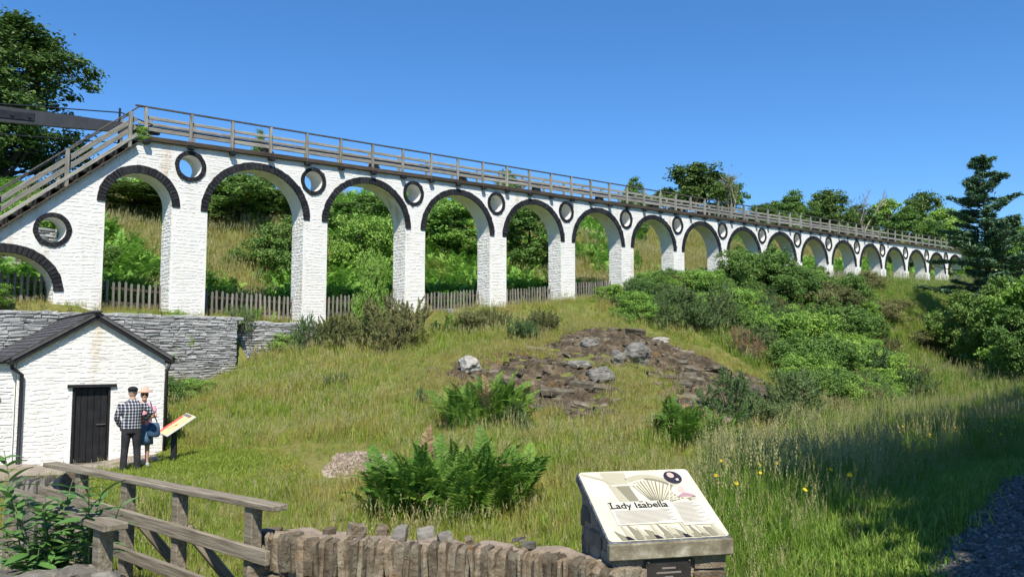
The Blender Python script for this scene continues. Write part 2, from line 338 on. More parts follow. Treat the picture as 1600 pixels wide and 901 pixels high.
def G(px, py):
    r = ray(px, py); x, y, z = r.x * _DD, r.y * _DD, r.z * _DD
    k = np.nonzero(z < tz(x, y))[0]
    i = k[0] if len(k) else len(_DD) - 1
    return Vector((x[i], y[i], tz1(x[i], y[i])))
def Gd(px, d):
    """point on the ground in the direction of image column px, d metres out"""
    x = (px - 800) / FPX * d * 1.0; return Vector((x, d, tz1(x, d)))

# ------------------------------------------------------------------ ground
def grid_axis(lo, hi, c, fine, n):
    t = np.linspace(-1, 1, n); k = 4.2
    a = np.sinh(k * t) / np.sinh(k); return np.where(a < 0, c + a * (c - lo), c + a * (hi - c))
gx = grid_axis(-500, 600, 4, .3, 330); gy = grid_axis(-250, 900, 24, .3, 330)
XX, YY = np.meshgrid(gx, gy); zz = tz(XX.ravel(), YY.ravel())
nx, ny = len(gx), len(gy); ii = np.arange(nx * ny).reshape(ny, nx)
Fq = np.stack([ii[:-1, :-1].ravel(), ii[:-1, 1:].ravel(), ii[1:, 1:].ravel(), ii[1:, :-1].ravel()], 1)
tag(link('ground', mesh_np('ground', np.c_[XX.ravel(), YY.ravel(), zz], Fq, M['ground'], smooth=True), (0, 0, 0)), kind='structure')

def poly_in(poly, x, y):
    x = np.asarray(x); y = np.asarray(y); r = np.zeros(x.shape, bool); n = len(poly)
    for i in range(n):
        x0, y0 = poly[i][:2]; x1, y1 = poly[(i + 1) % n][:2]
        c = ((y0 > y) != (y1 > y)); r ^= c & (x < (x1 - x0) * (y - y0) / ((y1 - y0) or 1e-9) + x0)
    return r
def poly_dist(poly, x, y):
    d = np.full(x.shape, 1e9); n = len(poly)
    for i in range(n):
        a = np.array(poly[i][:2]); b = np.array(poly[(i + 1) % n][:2]); e = b - a
        t = np.clip(((x - a[0]) * e[0] + (y - a[1]) * e[1]) / (e @ e), 0, 1)
        d = np.minimum(d, np.hypot(x - a[0] - t * e[0], y - a[1] - t * e[1]))
    return d
def patch(name, poly, step, lift, mat, relief=None, edge=.3, wob=.12):
    xs = [p[0] for p in poly]; ys = [p[1] for p in poly]
    ax = np.arange(min(xs) - step, max(xs) + step, step); ay = np.arange(min(ys) - step, max(ys) + step, step)
    X, Y = np.meshgrid(ax, ay); fx, fy = X.ravel(), Y.ravel()
    d = poly_dist(poly, fx, fy) * np.where(poly_in(poly, fx, fy), 1, -1)
    d = d + wob * np.array([mnoise.noise((a * 1.7, b * 1.7, 3)) for a, b in zip(fx, fy)])
    z = tz(fx, fy) + np.where(d > 0, lift, lift * 1.0) + (relief(fx, fy, d) if relief is not None else 0)
    z = np.where(d < 0, z + np.clip(d, -1, 0) * .6, z)
    n1, n0 = X.shape; I = np.arange(n0 * n1).reshape(n1, n0)
    F = np.stack([I[:-1, :-1].ravel(), I[:-1, 1:].ravel(), I[1:, 1:].ravel(), I[1:, :-1].ravel()], 1)
    F = F[(d[F] > -step * 1.5).any(1)]
    return link(name, mesh_np(name, np.c_[fx, fy, z], F, mat, smooth=True), (0, 0, 0))
def PG(pts): return [tuple(G(*p)) for p in pts]
# gravel path at the right, where the camera stands
pa = [G(1600, 732), G(1518, 812), G(1448, 895)]
gravel_poly = [(pa[0].x + 6, pa[0].y + 5.5), (pa[0].x, pa[0].y), (pa[1].x, pa[1].y), (pa[2].x, pa[2].y), (2.6, 4.1), (1.8, 2.6), (.2, 1.5), (-4, -1.5), (0, -8), (9, -6), (9, 6), (13, 14)]
tag(patch('gravel_path', gravel_poly, .12, .012, M['gravel'], wob=.15), kind='structure')
house_path_poly = [(-15, 15.2), (-12.2, 15.6), (-10.2, 15.5), (-9.1, 15.9), (-8.4, 16.9), (-7.6, 18.1), (-8.2, 19.5), (-15, 19)]
tag(patch('stone_path', house_path_poly, .15, .012, M['pavement'], wob=.2), kind='structure')
gp_c = G(562, 728)
gravel_patch_poly = PG([(505, 735), (525, 716), (562, 709), (600, 712), (616, 722), (600, 742), (560, 750), (520, 748)])
tag(patch('gravel_heap', gravel_patch_poly, .08, .02, M['pinkgravel'], relief=lambda x, y, d: sm(d / .6) * .05 + .02 * np.random.rand(len(x)), wob=.2), kind='structure')
# rock outcrop
rock_poly = PG([(672, 590), (712, 566), (775, 550), (838, 545), (845, 560), (858, 532), (900, 518), (945, 516), (1010, 530), (1060, 546), (1130, 572), (1190, 592), (1228, 612), (1218, 648), (1150, 662), (1095, 668), (1062, 655), (1032, 622), (1010, 585), (985, 572), (968, 592), (974, 630), (958, 660), (860, 655), (800, 645), (720, 622)])
def rock_relief(x, y, d):
    out = np.zeros(len(x))
    for i, (a, b, e) in enumerate(zip(x, y, d)):
        if e < -.6: continue
        s1 = mnoise.fractal((a * .55, b * .55, 1.3), 1, 2, 5); s2 = mnoise.turbulence((a * 1.6, b * 1.6, 5.1), 4, False)
        k = min(1, max(0, (e + .1) / 1.1)); k = k * k * (3 - 2 * k)
        lay = (a * .4 + b * .75 + s1 * .8) * 2.1; lay = (lay - math.floor(lay))
        out[i] = k * (.03 + .20 * s1 + .15 * (s2 - .6) + .20 * lay); out[i] = max(out[i], .02 + .05 * (s2 - .3)) if e > .15 else out[i]
    return out
RK_CACHE = {}
rock = patch('rock_outcrop', rock_poly, .11, .0, M['shale'], relief=rock_relief, wob=.35); tag(rock, kind='structure')
rock.data.polygons.foreach_set('use_smooth', np.zeros(len(rock.data.polygons), bool))
_rv = np.empty(len(rock.data.vertices) * 3, np.float32); rock.data.vertices.foreach_get('co', _rv); _rv = _rv.reshape(-1, 3)
def rock_z(x, y):
    i = np.argmin((_rv[:, 0] - x) ** 2 + (_rv[:, 1] - y) ** 2); return float(_rv[i, 2])
def stone_mesh(name, rx, ry, rz, mat, seed, sub=2, rough=.28, slab=False):
    import bmesh
    bm = bmesh.new(); bmesh.ops.create_icosphere(bm, subdivisions=sub, radius=1)
    for v in bm.verts:
        p = v.co.copy(); n = mnoise.noise(p * 1.1 + Vector((seed * 7.3, seed * 3.1, seed))) + .45 * mnoise.noise(p * 2.7 + Vector((seed, seed * 5, 2)))
        q = p * (1 + rough * n * 1.6)
        if slab: q.z = max(-.7, min(.7, q.z))
        q.x = math.copysign(abs(q.x) ** .75, q.x); q.y = math.copysign(abs(q.y) ** .75, q.y)
        q.z = math.floor(q.z * 4 + .5 + .3 * n) / 4 * .5 + q.z * .5
        v.co = Vector((q.x * rx, q.y * ry, q.z * rz))
    me = bpy.data.meshes.new(name); bm.to_mesh(me); bm.free(); me.materials.append(mat); return me
for i, (px, py, rx, ry, rz, mt, lab) in enumerate([
        (734, 587, .36, .3, .25, 'quartz', 'pale white quartz boulder at the left of the rock outcrop'),
        (995, 566, .44, .4, .40, 'boulder', 'largest grey layered boulder standing on the upper rock outcrop'),
        (966, 568, .24, .24, .24, 'boulder', 'small grey boulder just left of the largest layered boulder'),
        (937, 600, .40, .36, .30, 'boulder', 'rounded grey boulder in the middle of the rock outcrop'),
        (922, 545, .34, .28, .18, 'boulder', 'low flat grey stone near the top middle of the outcrop'),
        (1032, 541, .40, .28, .13, 'quartz', 'flat pale slab lying at the top right of the outcrop'),
        (905, 574, .42, .36, .15, 'boulder', 'flat grey stone left above the rounded boulder'),
        (1120, 581, .55, .35, .13, 'shalerock', 'long thin brown ledge on the right of the outcrop'),
        (1222, 574, .36, .45, .55, 'shalerock', 'upright rock face at the right end of the outcrop above the gully'),
        (1185, 622, .55, .40, .26, 'shalerock', 'broken rock ledge at the lower right of the outcrop')]):
    g = G(px, py); z = rock_z(g.x, g.y)
    o = link('boulder', stone_mesh('boulder', rx, ry, rz, M[mt], i + 1, 3, .3), (g.x, g.y, max(z, g.z) + rz * .25)); o.rotation_euler = (rnd(-.15, .15), rnd(-.15, .15), rnd(0, 3))
    tag(o, lab, 'boulder')
frag = MB(); rxs = [p[0] for p in rock_poly]; rys = [p[1] for p in rock_poly]; cnt = 0
while cnt < 2600:
    x, y = rnd(min(rxs), max(rxs)), rnd(min(rys), max(rys))
    if not poly_in(rock_poly, np.array([x]), np.array([y]))[0]: continue
    cnt += 1; r = .016 + .12 * random.random() ** 6; a = rnd(0, 6.28)
    frag.box((x, y, rock_z(x, y) + r * .1), (r * math.cos(a), r * math.sin(a), rnd(-.3, .3) * r), (-r * .7 * math.sin(a), r * .7 * math.cos(a), rnd(-.3, .3) * r), (0, 0, r * rnd(.2, .5)), jit=r * .35)
cnt = 0
while cnt < 55:      # bedded ledges following one strike
    x, y = rnd(min(rxs), max(rxs)), rnd(min(rys), max(rys))
    if not poly_in(rock_poly, np.array([x]), np.array([y]))[0]: continue
    cnt += 1; L = rnd(.12, .55); a = -.35 + rnd(-.25, .25); w = rnd(.08, .22); h = rnd(.03, .09)
    frag.box((x, y, rock_z(x, y) + h * .2), (L * math.cos(a), L * math.sin(a), -.10 * L), (-w * math.sin(a), w * math.cos(a), .35 * w), (-.1 * h, -.3 * h, h), 0, .035)
tag(frag.build('shale_fragments', M['shalerock']), 'loose grey and brown shale fragments strewn over the rock outcrop', 'rubble', kind='stuff')

# ------------------------------------------------------------------ viaduct
via = empty('viaduct', VW(0, .48, -5.6), 'long whitewashed stone viaduct of round arches with black rings, timber deck and stairs', 'viaduct')
TH = .95; S_END = 23.0 * BAY; S_BEG = -9.4
ARCH = []   # centre, inner half width, inner rise, spring h, ring width
ARCH.append((-5.76, 1.43, 1.22, -4.69, .30)); ARCH.append((-1.73, 1.13, 1.10, -1.56, .30))
for k in range(22): ARCH.append((k * BAY + 2.68, 1.98, 1.82, -1.63, .29))
OCU = [(-4.44, -2.66, .42)] + [(k * BAY + .02, 0.0, .42) for k in range(0, 22)]
def top_h(s):
    if s >= -1.75: return .74
    return .74 + (s + 1.75) * .823
def base_h(s):
    p = VW(s, 0, 0); g = min(tz1(p.x, p.y), tz1(*(VW(s, -.3, 0).xy)))
    return g - .6 - O.z - SLOPE * s
ss = set(np.round(np.arange(S_BEG, S_END, .6), 3))
for c, a, b, sp, rw in ARCH: ss |= set(np.round(c - a * np.cos(np.linspace(0, math.pi, 31)), 4))
for c, h, r in OCU: ss |= set(np.round(c - r * np.cos(np.linspace(0, math.pi, 19)), 4))
ss |= {-1.75, S_BEG, S_END}; ss = sorted(ss)
def arch_at(s):
    for A in ARCH:
        if abs(s - A[0]) < A[1] - 1e-5: return A
def ocu_at(s):
    for A in OCU:
        if abs(s - A[0]) < A[2] - 1e-5: return A
def ell(s, A): return A[3] + A[2] * math.sqrt(max(0, 1 - ((s - A[0]) / A[1]) ** 2))
wall = MB()
def q4(a, b, c, d): wall.add([a, b, c, d], [(0, 1, 2, 3)])
for x0, x1 in zip(ss[:-1], ss[1:]):
    if x1 - x0 < 1e-4: continue
    xm = (x0 + x1) / 2; A = arch_at(xm); Q = ocu_at(xm)
    iv = []
    lo0, lo1 = (base_h(x0), base_h(x1)) if A is None else (ell(x0, A), ell(x1, A))
    if A is not None: q4(VW(x0, 0, lo0), VW(x1, 0, lo1), VW(x1, TH, lo1), VW(x0, TH, lo0))
    hi0, hi1 = top_h(x0), top_h(x1)
    if hi0 <= lo0 + .02 and hi1 <= lo1 + .02: continue
    if Q is not None:
        d0 = math.sqrt(max(0, Q[2] ** 2 - (x0 - Q[0]) ** 2)); d1 = math.sqrt(max(0, Q[2] ** 2 - (x1 - Q[0]) ** 2))
        iv = [(lo0, lo1, Q[1] - d0, Q[1] - d1), (Q[1] + d0, Q[1] + d1, hi0, hi1)]
        for sg in (-1, 1): q4(VW(x0, 0, Q[1] + sg * d0), VW(x1, 0, Q[1] + sg * d1), VW(x1, TH, Q[1] + sg * d1), VW(x0, TH, Q[1] + sg * d0))
    else: iv = [(lo0, lo1, hi0, hi1)]
    for a0, a1, b0, b1 in iv:
        for t in (0, TH): q4(VW(x0, t, a0), VW(x1, t, a1), VW(x1, t, b1), VW(x0, t, b0))
    q4(VW(x0, 0, hi0), VW(x1, 0, hi1), VW(x1, TH, hi1), VW(x0, TH, hi0))
for A in ARCH:
    for sg in (-1, 1):
        s = A[0] + sg * A[1]; bh = base_h(s); n = 4
        for i in range(n): q4(VW(s, 0, bh + (A[3] - bh) * i / n), VW(s, TH, bh + (A[3] - bh) * i / n), VW(s, TH, bh + (A[3] - bh) * (i + 1) / n), VW(s, 0, bh + (A[3] - bh) * (i + 1) / n))
q4(VW(S_END, 0, base_h(S_END)), VW(S_END, TH, base_h(S_END)), VW(S_END, TH, .74), VW(S_END, 0, .74))
wall.build('wall', M['white'], via)
# rubble facing: every stone a slightly proud block
def rubble_rows(s0, s1, h0, h1, course, length, ok, seed):
    R = random.Random(seed); h = h0; out = []
    while h < h1:
        ch = R.uniform(*course); s = s0 + R.uniform(-.3, 0)
        while s < s1:
            L = R.uniform(*length); hh = ch * R.uniform(.85, 1.05)
            a, b = max(s, s0), min(s + L, s1)
            if b - a > .05:
                hb = h + R.uniform(-.012, .012)
                if all(ok(x, y) for x in (a, (a + b) / 2, b) for y in (hb, hb + hh)): out.append((a, b, hb, hb + hh, R))
                elif b - a > .16:
                    m = (a + b) / 2
                    for c, d in ((a, m), (m, b)):
                        if all(ok(x, y) for x in (c, (c + d) / 2, d) for y in (hb, hb + hh)): out.append((c, d, hb, hb + hh, R))
            s += L
        h += ch
    return out
def stone_geo(st, mp, proud, gap=.007, bev=.014):
    a, b, c, d, R = st; j = lambda m: R.uniform(-m, m); mp0 = mp; mp = lambda x, y, p: mp0(x, y + .018 * math.sin(2.3 * x + 1.1 * y) + .012 * math.sin(5.9 * x + 3 * y), p)
    V = []; w = min(b - a, d - c)
    for (x, y) in ((a + gap, c + gap), (b - gap, c + gap), (b - gap, d - gap), (a + gap, d - gap)): V.append(mp(x + j(.012), y + j(.01), .012))
    bb = min(bev, w * .25)
    for (x, y) in ((a + gap + bb, c + gap + bb), (b - gap - bb, c + gap + bb), (b - gap - bb, d - gap - bb), (a + gap + bb, d - gap - bb)):
        V.append(mp(x + j(.02), y + j(.012), -R.uniform(*proud)))
    return V, [(0, 1, 5, 4), (1, 2, 6, 5), (2, 3, 7, 6), (3, 0, 4, 7), (4, 5, 6, 7)]
def facing(stones, mp, mat, parent, proud, keep=0, gap=.007, bev=.014, name='stone', joined='stone_facing'):
    rest = MB()
    for i, st in enumerate(stones):
        V, F = stone_geo(st, mp, proud, gap, bev)
        if i < keep:
            b = MB(); b.add([tuple(v) for v in V], F); b.build(name, mat, parent)
        else: rest.add([tuple(v) for v in V], F)
    if rest.n: rest.build(joined, mat, parent, kind='stuff')
def via_ok(s, h):
    if h > top_h(s) - .02: return False
    for c, a, b, sp, rw in ARCH:
        if abs(s - c) < a + rw + .02:
            if h < sp:
                if abs(s - c) < a + .005: return False
            elif ((s - c) / (a + rw)) ** 2 + ((h - sp) / (b + rw)) ** 2 < 1.0: return False
    for c, hh, r in OCU:
        if (s - c) ** 2 + (h - hh) ** 2 < (r + .175) ** 2: return False
    return True
near = rubble_rows(-9.2, 7.9, -6.3, .72, (.065, .16), (.14, .62), via_ok, 3)
near.sort(key=lambda q: -(q[1] - q[0]) * (q[3] - q[2]) / (34 + q[0]) ** 2 * (1 if q[0] > -6 else .1))
far_ = rubble_rows(7.9, 60, -6.0, .72, (.10, .19), (.3, .9), via_ok, 4)
far_ = [q for q in far_ if q[2] > base_h((q[0] + q[1]) / 2)]
near = [q for q in near if q[2] > base_h((q[0] + q[1]) / 2)]
facing(near + far_, lambda s, h, t: VW(s, t, h), M['white'], via, (.000, .012), 300, .0, .036)
rev = MB()
for A in ARCH:       # stones on the jambs seen inside the arches
    s = A[0] + A[1]
    if s > 60: continue
    for st in rubble_rows(.01, TH - .01, max(base_h(s), -6), A[3] + .1, (.10, .17), (.2, .5), lambda x, y: True, int(s * 10) + 100):
        V, F = stone_geo(st, lambda x, y, p: VW(s + p, x, y), (.004, .016), .002, .02); rev.add([tuple(v) for v in V], F)
rev.build('jamb_stones', M['white'], via, kind='stuff')
# black rings
def ring(c, h, a0, b0, w, th0, th1, n, name):
    b = MB()
    for i in range(n):
        g = .10 * (th1 - th0) / n; ta = th0 + (th1 - th0) * i / n + g; tb = th0 + (th1 - th0) * (i + 1) / n - g
        o_ = rnd(-.015, .015); p = rnd(.035, .065); V = []
        for t, fr in ((.02, 0), (-p, .012)):
            for (th, r) in ((ta, 0), (tb, 0), (tb, 1), (ta, 1)):
                aa = a0 + (w + o_ if r else 0) + (fr if not r else -fr); bb = b0 + (w + o_ if r else 0) + (fr if not r else -fr)
                V.append(tuple(VW(c + aa * math.cos(th), t, h + bb * math.sin(th))))
        b.add(V, [(0, 1, 5, 4), (1, 2, 6, 5), (2, 3, 7, 6), (3, 0, 4, 7), (4, 5, 6, 7)])
    # dark backing joint
    V = []; F = []; m = n * 2
    for i in range(m + 1):
        th = th0 + (th1 - th0) * i / m
        for r in (.004, w - .01): V.append(tuple(VW(c + (a0 + r) * math.cos(th), -.024, h + (b0 + r) * math.sin(th))))
        if i: F.append((2 * i - 2, 2 * i - 1, 2 * i + 1, 2 * i))
    b.add(V, F)
    return b.build(name, M['blackstone'], via, kind='stuff')
for c, a, b_, sp, rw in ARCH: ring(c, sp, a - .01, b_ - .01, rw, 0, math.pi, 40 if a > 1.5 else 30, 'arch_ring')
for c, h, r in OCU: ring(c, h, r - .005, r - .005, .165, 0, 2 * math.pi, 24, 'oculus_ring')
# deck and railings
def bar(b, p0, p1, w, h, ch=0.0, up=Vector((0, 0, 1)), m=0, jit=0):
    p0, p1 = Vector(p0), Vector(p1); d = p1 - p0; x = d * .5; y = up.cross(d).normalized() * (w / 2); z = d.normalized().cross(y.normalized()) * (h / 2)
    b.box((p0 + p1) / 2, x, y, z, ch, jit, m); return b
PS = 1.585; DT = .74
posts = [-1.62 + i * PS for i in range(int((S_END + 1.6) / PS))]
for i, s in enumerate(posts):
    for t in (-.06, TH + .02):
        if t > 0 and s > 62: continue
        dz = rnd(-.02, .02)
        part('post', lambda b: bar(b, VW(s + (0 if t < 0 else .5), t, DT - .02), VW(s + rnd(-.02, .02) + (0 if t < 0 else .5), t, DT + (1.18 if t < 0 else 1.08) + dz), .105, .105, .012 if s < 15 else 0, U), M['decktimber'], via)
    if s < 62: part('post_foot', lambda b: b.box(VW(s, -.13, DT - .07), U * .11, Vn * .10, (0, 0, .08), .02, .01), M['blackpaint'], via)
for i in range(0, len(posts) - 1, 2):
    s0 = posts[i]; s1 = posts[min(i + 2, len(posts) - 1)]
    for (t, h, w, hh, mt) in ((-.07, DT + .07, .14, .17, 'darktimber'), (.03, DT + .84, .05, .12, 'decktimber'), (.03, DT + .42, .06, .145, 'decktimber'), (TH - .06, DT + .84, .05, .11, 'decktimber')):
        if t > .5 and s0 > 60: continue
        e = .012; nm = 'edge_beam' if mt == 'darktimber' else 'rail_board'
        part(nm, lambda b: bar(b, VW(s0 + e, t, h + rnd(-.012, .012)), VW(s1 - e, t, h + rnd(-.012, .012)), w, hh, .012 if s0 < 15 else 0), M[mt], via)
    part('deck_board', lambda b: bar(b, VW(s0 + .005, TH / 2 + .08, DT + .035), VW(s1 - .005, TH / 2 + .08, DT + .035), TH - .06, .06), M['darktimber'], via)
part('handrail', lambda b: [bar(b, VW(-2.0, -.06, DT + 1.20), VW(S_END, -.06, DT + 1.20), .09, .05)], M['rail'], via)
# stairs at the near end
def stair_pt(s, t, dh): return VW(s, t, top_h(s) + dh)
for k in range(17):
    s = -1.95 - k * .4
    part('stair_tread', lambda b: b.box(VW(s, TH / 2, top_h(s) + .10), U * .2, Vn * (TH / 2 + .08), (0, 0, .028), .006), M['darktimber'], via)
    part('stair_riser', lambda b: b.box(VW(s - .19, TH / 2, top_h(s) - .05), U * .02, Vn * (TH / 2 + .06), (0, 0, .15)), M['darktimber'], via)
S0, S1 = -1.95, -9.0
for (t, dh, w, hh, mt, nm) in ((-.09, -.02, .24, .05, 'darktimber', 'wall_capping'), (-.14, .30, .05, .12, 'decktimber', 'stringer'), (-.02, .62, .05, .16, 'decktimber', 'rail_board'), (-.02, .92, .05, .16, 'decktimber', 'rail_board'), (-.05, 1.28, .09, .05, 'rail', 'handrail'),
                               (TH - .04, .62, .05, .15, 'decktimber', 'rail_board'), (TH - .04, .95, .05, .15, 'decktimber', 'rail_board'), (TH, 1.22, .08, .05, 'rail', 'handrail')):
    off = 0 if nm != 'handrail' else .06
    part(nm, lambda b: bar(b, stair_pt(S0 + off, t, dh), stair_pt(S1, t, dh), w, hh, .01), M[mt], via)
part('handrail', lambda b: bar(b, stair_pt(S0 + .06, -.05, 1.30), VW(-1.6, -.06, DT + 1.20), .09, .05), M['rail'], via)
for i in range(5):
    s = -2.16 - i * 1.95
    for t in (-.09, TH + .02):
        part('post', lambda b: bar(b, VW(s, t, top_h(s) - .02), VW(s, t, top_h(s) + 1.27), .12, .12, .012, U), M['decktimber'], via)
rod = empty('pump_rod', VW(0, .45, DT), 'long black iron rod running along the timber deck of the viaduct', 'rod')
part('rod', lambda b: b.tube([VW(s, .42, DT + .57) for s in np.linspace(-1.2, S_END, 30)], .085, 10), M['rod'], rod, smooth=True)
for k in range(14):
    s = 3.2 + k * 5.05
    part('roller_stand', lambda b: b.box(VW(s, .42, DT + .2), U * .22, Vn * .2, (0, 0, .13), .03).tube([VW(s, .2, DT + .38), VW(s, .62, DT + .38)], .13, 12), M['rod'], rod)
bm_ = empty('rod_beam', VW(-2, .5, 1.4), 'dark grey tapering beam reaching the deck from beside the tall left tree', 'beam')
P0, P1 = VW(-1.0, .45, DT + .50), Wp(-60, 172, 25.2)
def beamf(b):
    d = (P1 - P0); L = d.length; d.normalize(); y = Vector((0, 0, 1)).cross(d).normalized(); z = d.cross(y)
    V = []
    for f, hh in ((0, .13), (.5, .22), (1, .26)):
        p = P0 + d * L * f
        for a, c in ((-1, -1), (1, -1), (1, 1), (-1, 1)): V.append(tuple(p + y * .09 * a + z * hh * c))
    F = [(3, 2, 1, 0), (8, 9, 10, 11)]
    for k in (0, 4):
        for i in range(4): F.append((k + i, k + (i + 1) % 4, k + 4 + (i + 1) % 4, k + 4 + i))
    b.add(V, F)
part('timber_beam', beamf, M['beam'], bm_)
dv = (P1 - P0).normalized(); nb = Vector((0, 0, 1)).cross(dv).normalized()
pc = P0 + (P1 - P0) * .83
pl = part('fish_plate', lambda b: b.box(pc, dv * 1.0, nb * .115, (0, 0, .17), .05), M['rod'], bm_)
for k in (-.8, -.3, .3, .8):
    for sg in (-1, 1): part('bolt', lambda b: b.tube([pc + dv * k + nb * .10 * sg, pc + dv * k + nb * .15 * sg], .05, 6), M['rod'], pl)
part('stay_rod', lambda b: b.tube([VW(-2.3, .5, DT + 1.0), Wp(-60, 158, 25.2)], .022, 6), M['rod'], bm_)
part('stay_rod', lambda b: b.tube([VW(-1.2, .5, DT + .72), VW(-2.3, .5, DT + 1.0)], .022, 6), M['rod'], bm_)
part('stay_rod', lambda b: b.tube([VW(-2.3, .5, DT - .1), Wp(-60, 205, 25.2)], .018, 6), M['rod'], bm_)
part('stay_post', lambda b: b.tube([VW(-2.35, .5, DT - .4), VW(-2.35, .5, DT + 1.15)], .04, 6), M['rod'], bm_)

# picket fences, one in each bay
pk = MB(); pk.box((0, 0, .48), (.042, 0, 0), (0, .012, 0), (0, 0, .46)); PV = np.concatenate(pk.V); PV = np.r_[PV, [[0, -.012, 1.0], [0, .012, 1.0]]]
PF = [(0, 4, 5, 1), (2, 3, 7, 6), (0, 1, 3, 2), (4, 6, 7, 5), (1, 5, 8), (3, 9, 7), (5, 7, 9, 8), (3, 1, 8, 9)]
picket_me = mesh_np('picket', PV, PF, M['picketwood'])
at = picket_me.attributes.new('loc', 'FLOAT_VECTOR', 'POINT'); at.data.foreach_set('vector', (PV[:, [2, 0, 1]]).astype(np.float32).ravel())
yaw = math.atan2(U.y, U.x)
where = ['under the lowest arch at the stair foot', 'under the narrow arch below the stair head', 'under the first wide arch, right of the cottage', 'under the second wide arch, behind a climbing plant', 'under the third wide arch',
         'under the fourth wide arch', 'under the fifth wide arch, above the yellow grass', 'under the sixth wide arch, above the gorse', 'under the seventh wide arch', 'under the eighth wide arch', 'under the ninth wide arch', 'under the tenth wide arch', 'under the eleventh wide arch', 'under the twelfth wide arch']
for k, A in enumerate(ARCH[:14]):
    c = A[0]; hw = A[1] + .1; p = VW(c, TH - .15, 0); g = tz1(p.x, p.y)
    f = empty('picket_fence', (p.x, p.y, g), 'weathered grey picket fence ' + where[k], 'fence', 'picket fences in the viaduct arches')
    n = int(2 * hw / .19)
    gz = lambda s: g + (np.interp(s, TS, TZ) - np.interp(c, TS, TZ))
    for i in range(n):
        s = c - hw + (i + .5) * 2 * hw / n; q = VW(s, TH - .15, 0)
        o = link('picket', picket_me, (q.x, q.y, gz(s) + .04), f); o.rotation_euler = (rnd(-.03, .03), rnd(-.03, .03), yaw); o.scale = (1, 1, rnd(.95, 1.05))
    for hh in (.28, .78):
        part('fence_rail', lambda b: bar(b, Vector((*VW(c - hw, TH - .10, 0).xy, gz(c - hw) + hh)), Vector((*VW(c + hw, TH - .10, 0).xy, gz(c + hw) + hh)), .05, .09), M['darktimber'], f)

# ------------------------------------------------------------------ retaining walls of grey slate
def slate_wall(s0, s1, t, ztop, zbot, label, keep, seed, thick=.5):
    w = empty('retaining_wall', VW((s0 + s1) / 2, t, 0).xy.to_3d() + Vector((0, 0, zbot)), label, 'wall')
    q = lambda s, tt, z: Vector((*VW(s, tt, 0).xy, z))
    c = MB(); c.box(q((s0 + s1) / 2, t + .04 + thick / 2, (ztop + zbot) / 2), U * ((s1 - s0) / 2 - .04), Vn * (thick / 2), (0, 0, (ztop - zbot) / 2 - .03)); c.build('core', M['slatecore'], w)
    R = rubble_rows(s0, s1, zbot, ztop, (.05, .13), (.14, .6), lambda x, y: True, seed)
    R.sort(key=lambda z: -z[2] - (z[1] - z[0]) * (z[3] - z[2]) * 4)
    facing(R, lambda s, h, tt: q(s, t + tt, h), M['slatewall'], w, (.0, .04), keep, .004, .018)
    E = rubble_rows(t + .02, t + thick, zbot, ztop, (.05, .13), (.12, .4), lambda x, y: True, seed + 1)
    facing(E, lambda s, h, p: q(s1 - p, s, h), M['slatewall'], w, (.0, .04), 0, .006, .018, joined='end_stones')
    # ragged top slabs
    s = s0
    while s < s1 - .15:
        L = rnd(.18, .5); part('coping_stone', lambda b: b.box(q(s + L / 2, t + .18, ztop + .03), U * (L / 2 - .01), Vn * .2, (0, 0, rnd(.03, .07)), .015, .02), M['slatewall'], w); s += L
    return w
slate_wall(-11, 1.55, -.95, 1.22, -1.3, 'grey slate retaining wall behind the white cottage, ending in a square corner', 200, 11, .6)
slate_wall(1.7, 5.0, -.25, 1.08, -.5, 'short grey slate wall under the first wide arch, right of the corner', 90, 13, .5)
slate_wall(8.4, 10.2, -.25, 1.40, .2, 'low piece of grey slate wall under the second wide arch', 30, 15, .4)
slate_wall(12.0, 18.5, -.2, 1.92, .6, 'low grey slate wall under the third and fourth wide arches', 60, 17, .4)
bw = VW(-5.8, 6.5, 0); 
def backwall(b): pass
w2 = empty('dry_stone_wall', Vector((bw.x, bw.y, tz1(bw.x, bw.y))), 'dark dry stone wall seen through the lowest arch at the left edge', 'wall')
part('core', lambda b: b.box(Vector((bw.x, bw.y, tz1(bw.x, bw.y) + .8)), U * 3.0, Vn * .25, (0, 0, 1.1)), M['slatecore'], w2)
zb = tz1(bw.x, bw.y) - .3
facing(rubble_rows(-3, 3, 0, 2.2, (.07, .16), (.2, .6), lambda x, y: True, 21), lambda s, h, p: Vector((bw.x + U.x * s + Vn.x * (-.25 + p), bw.y + U.y * s + Vn.y * (-.25 + p), zb + h)), M['slatewall'], w2, (0, .06), 0)

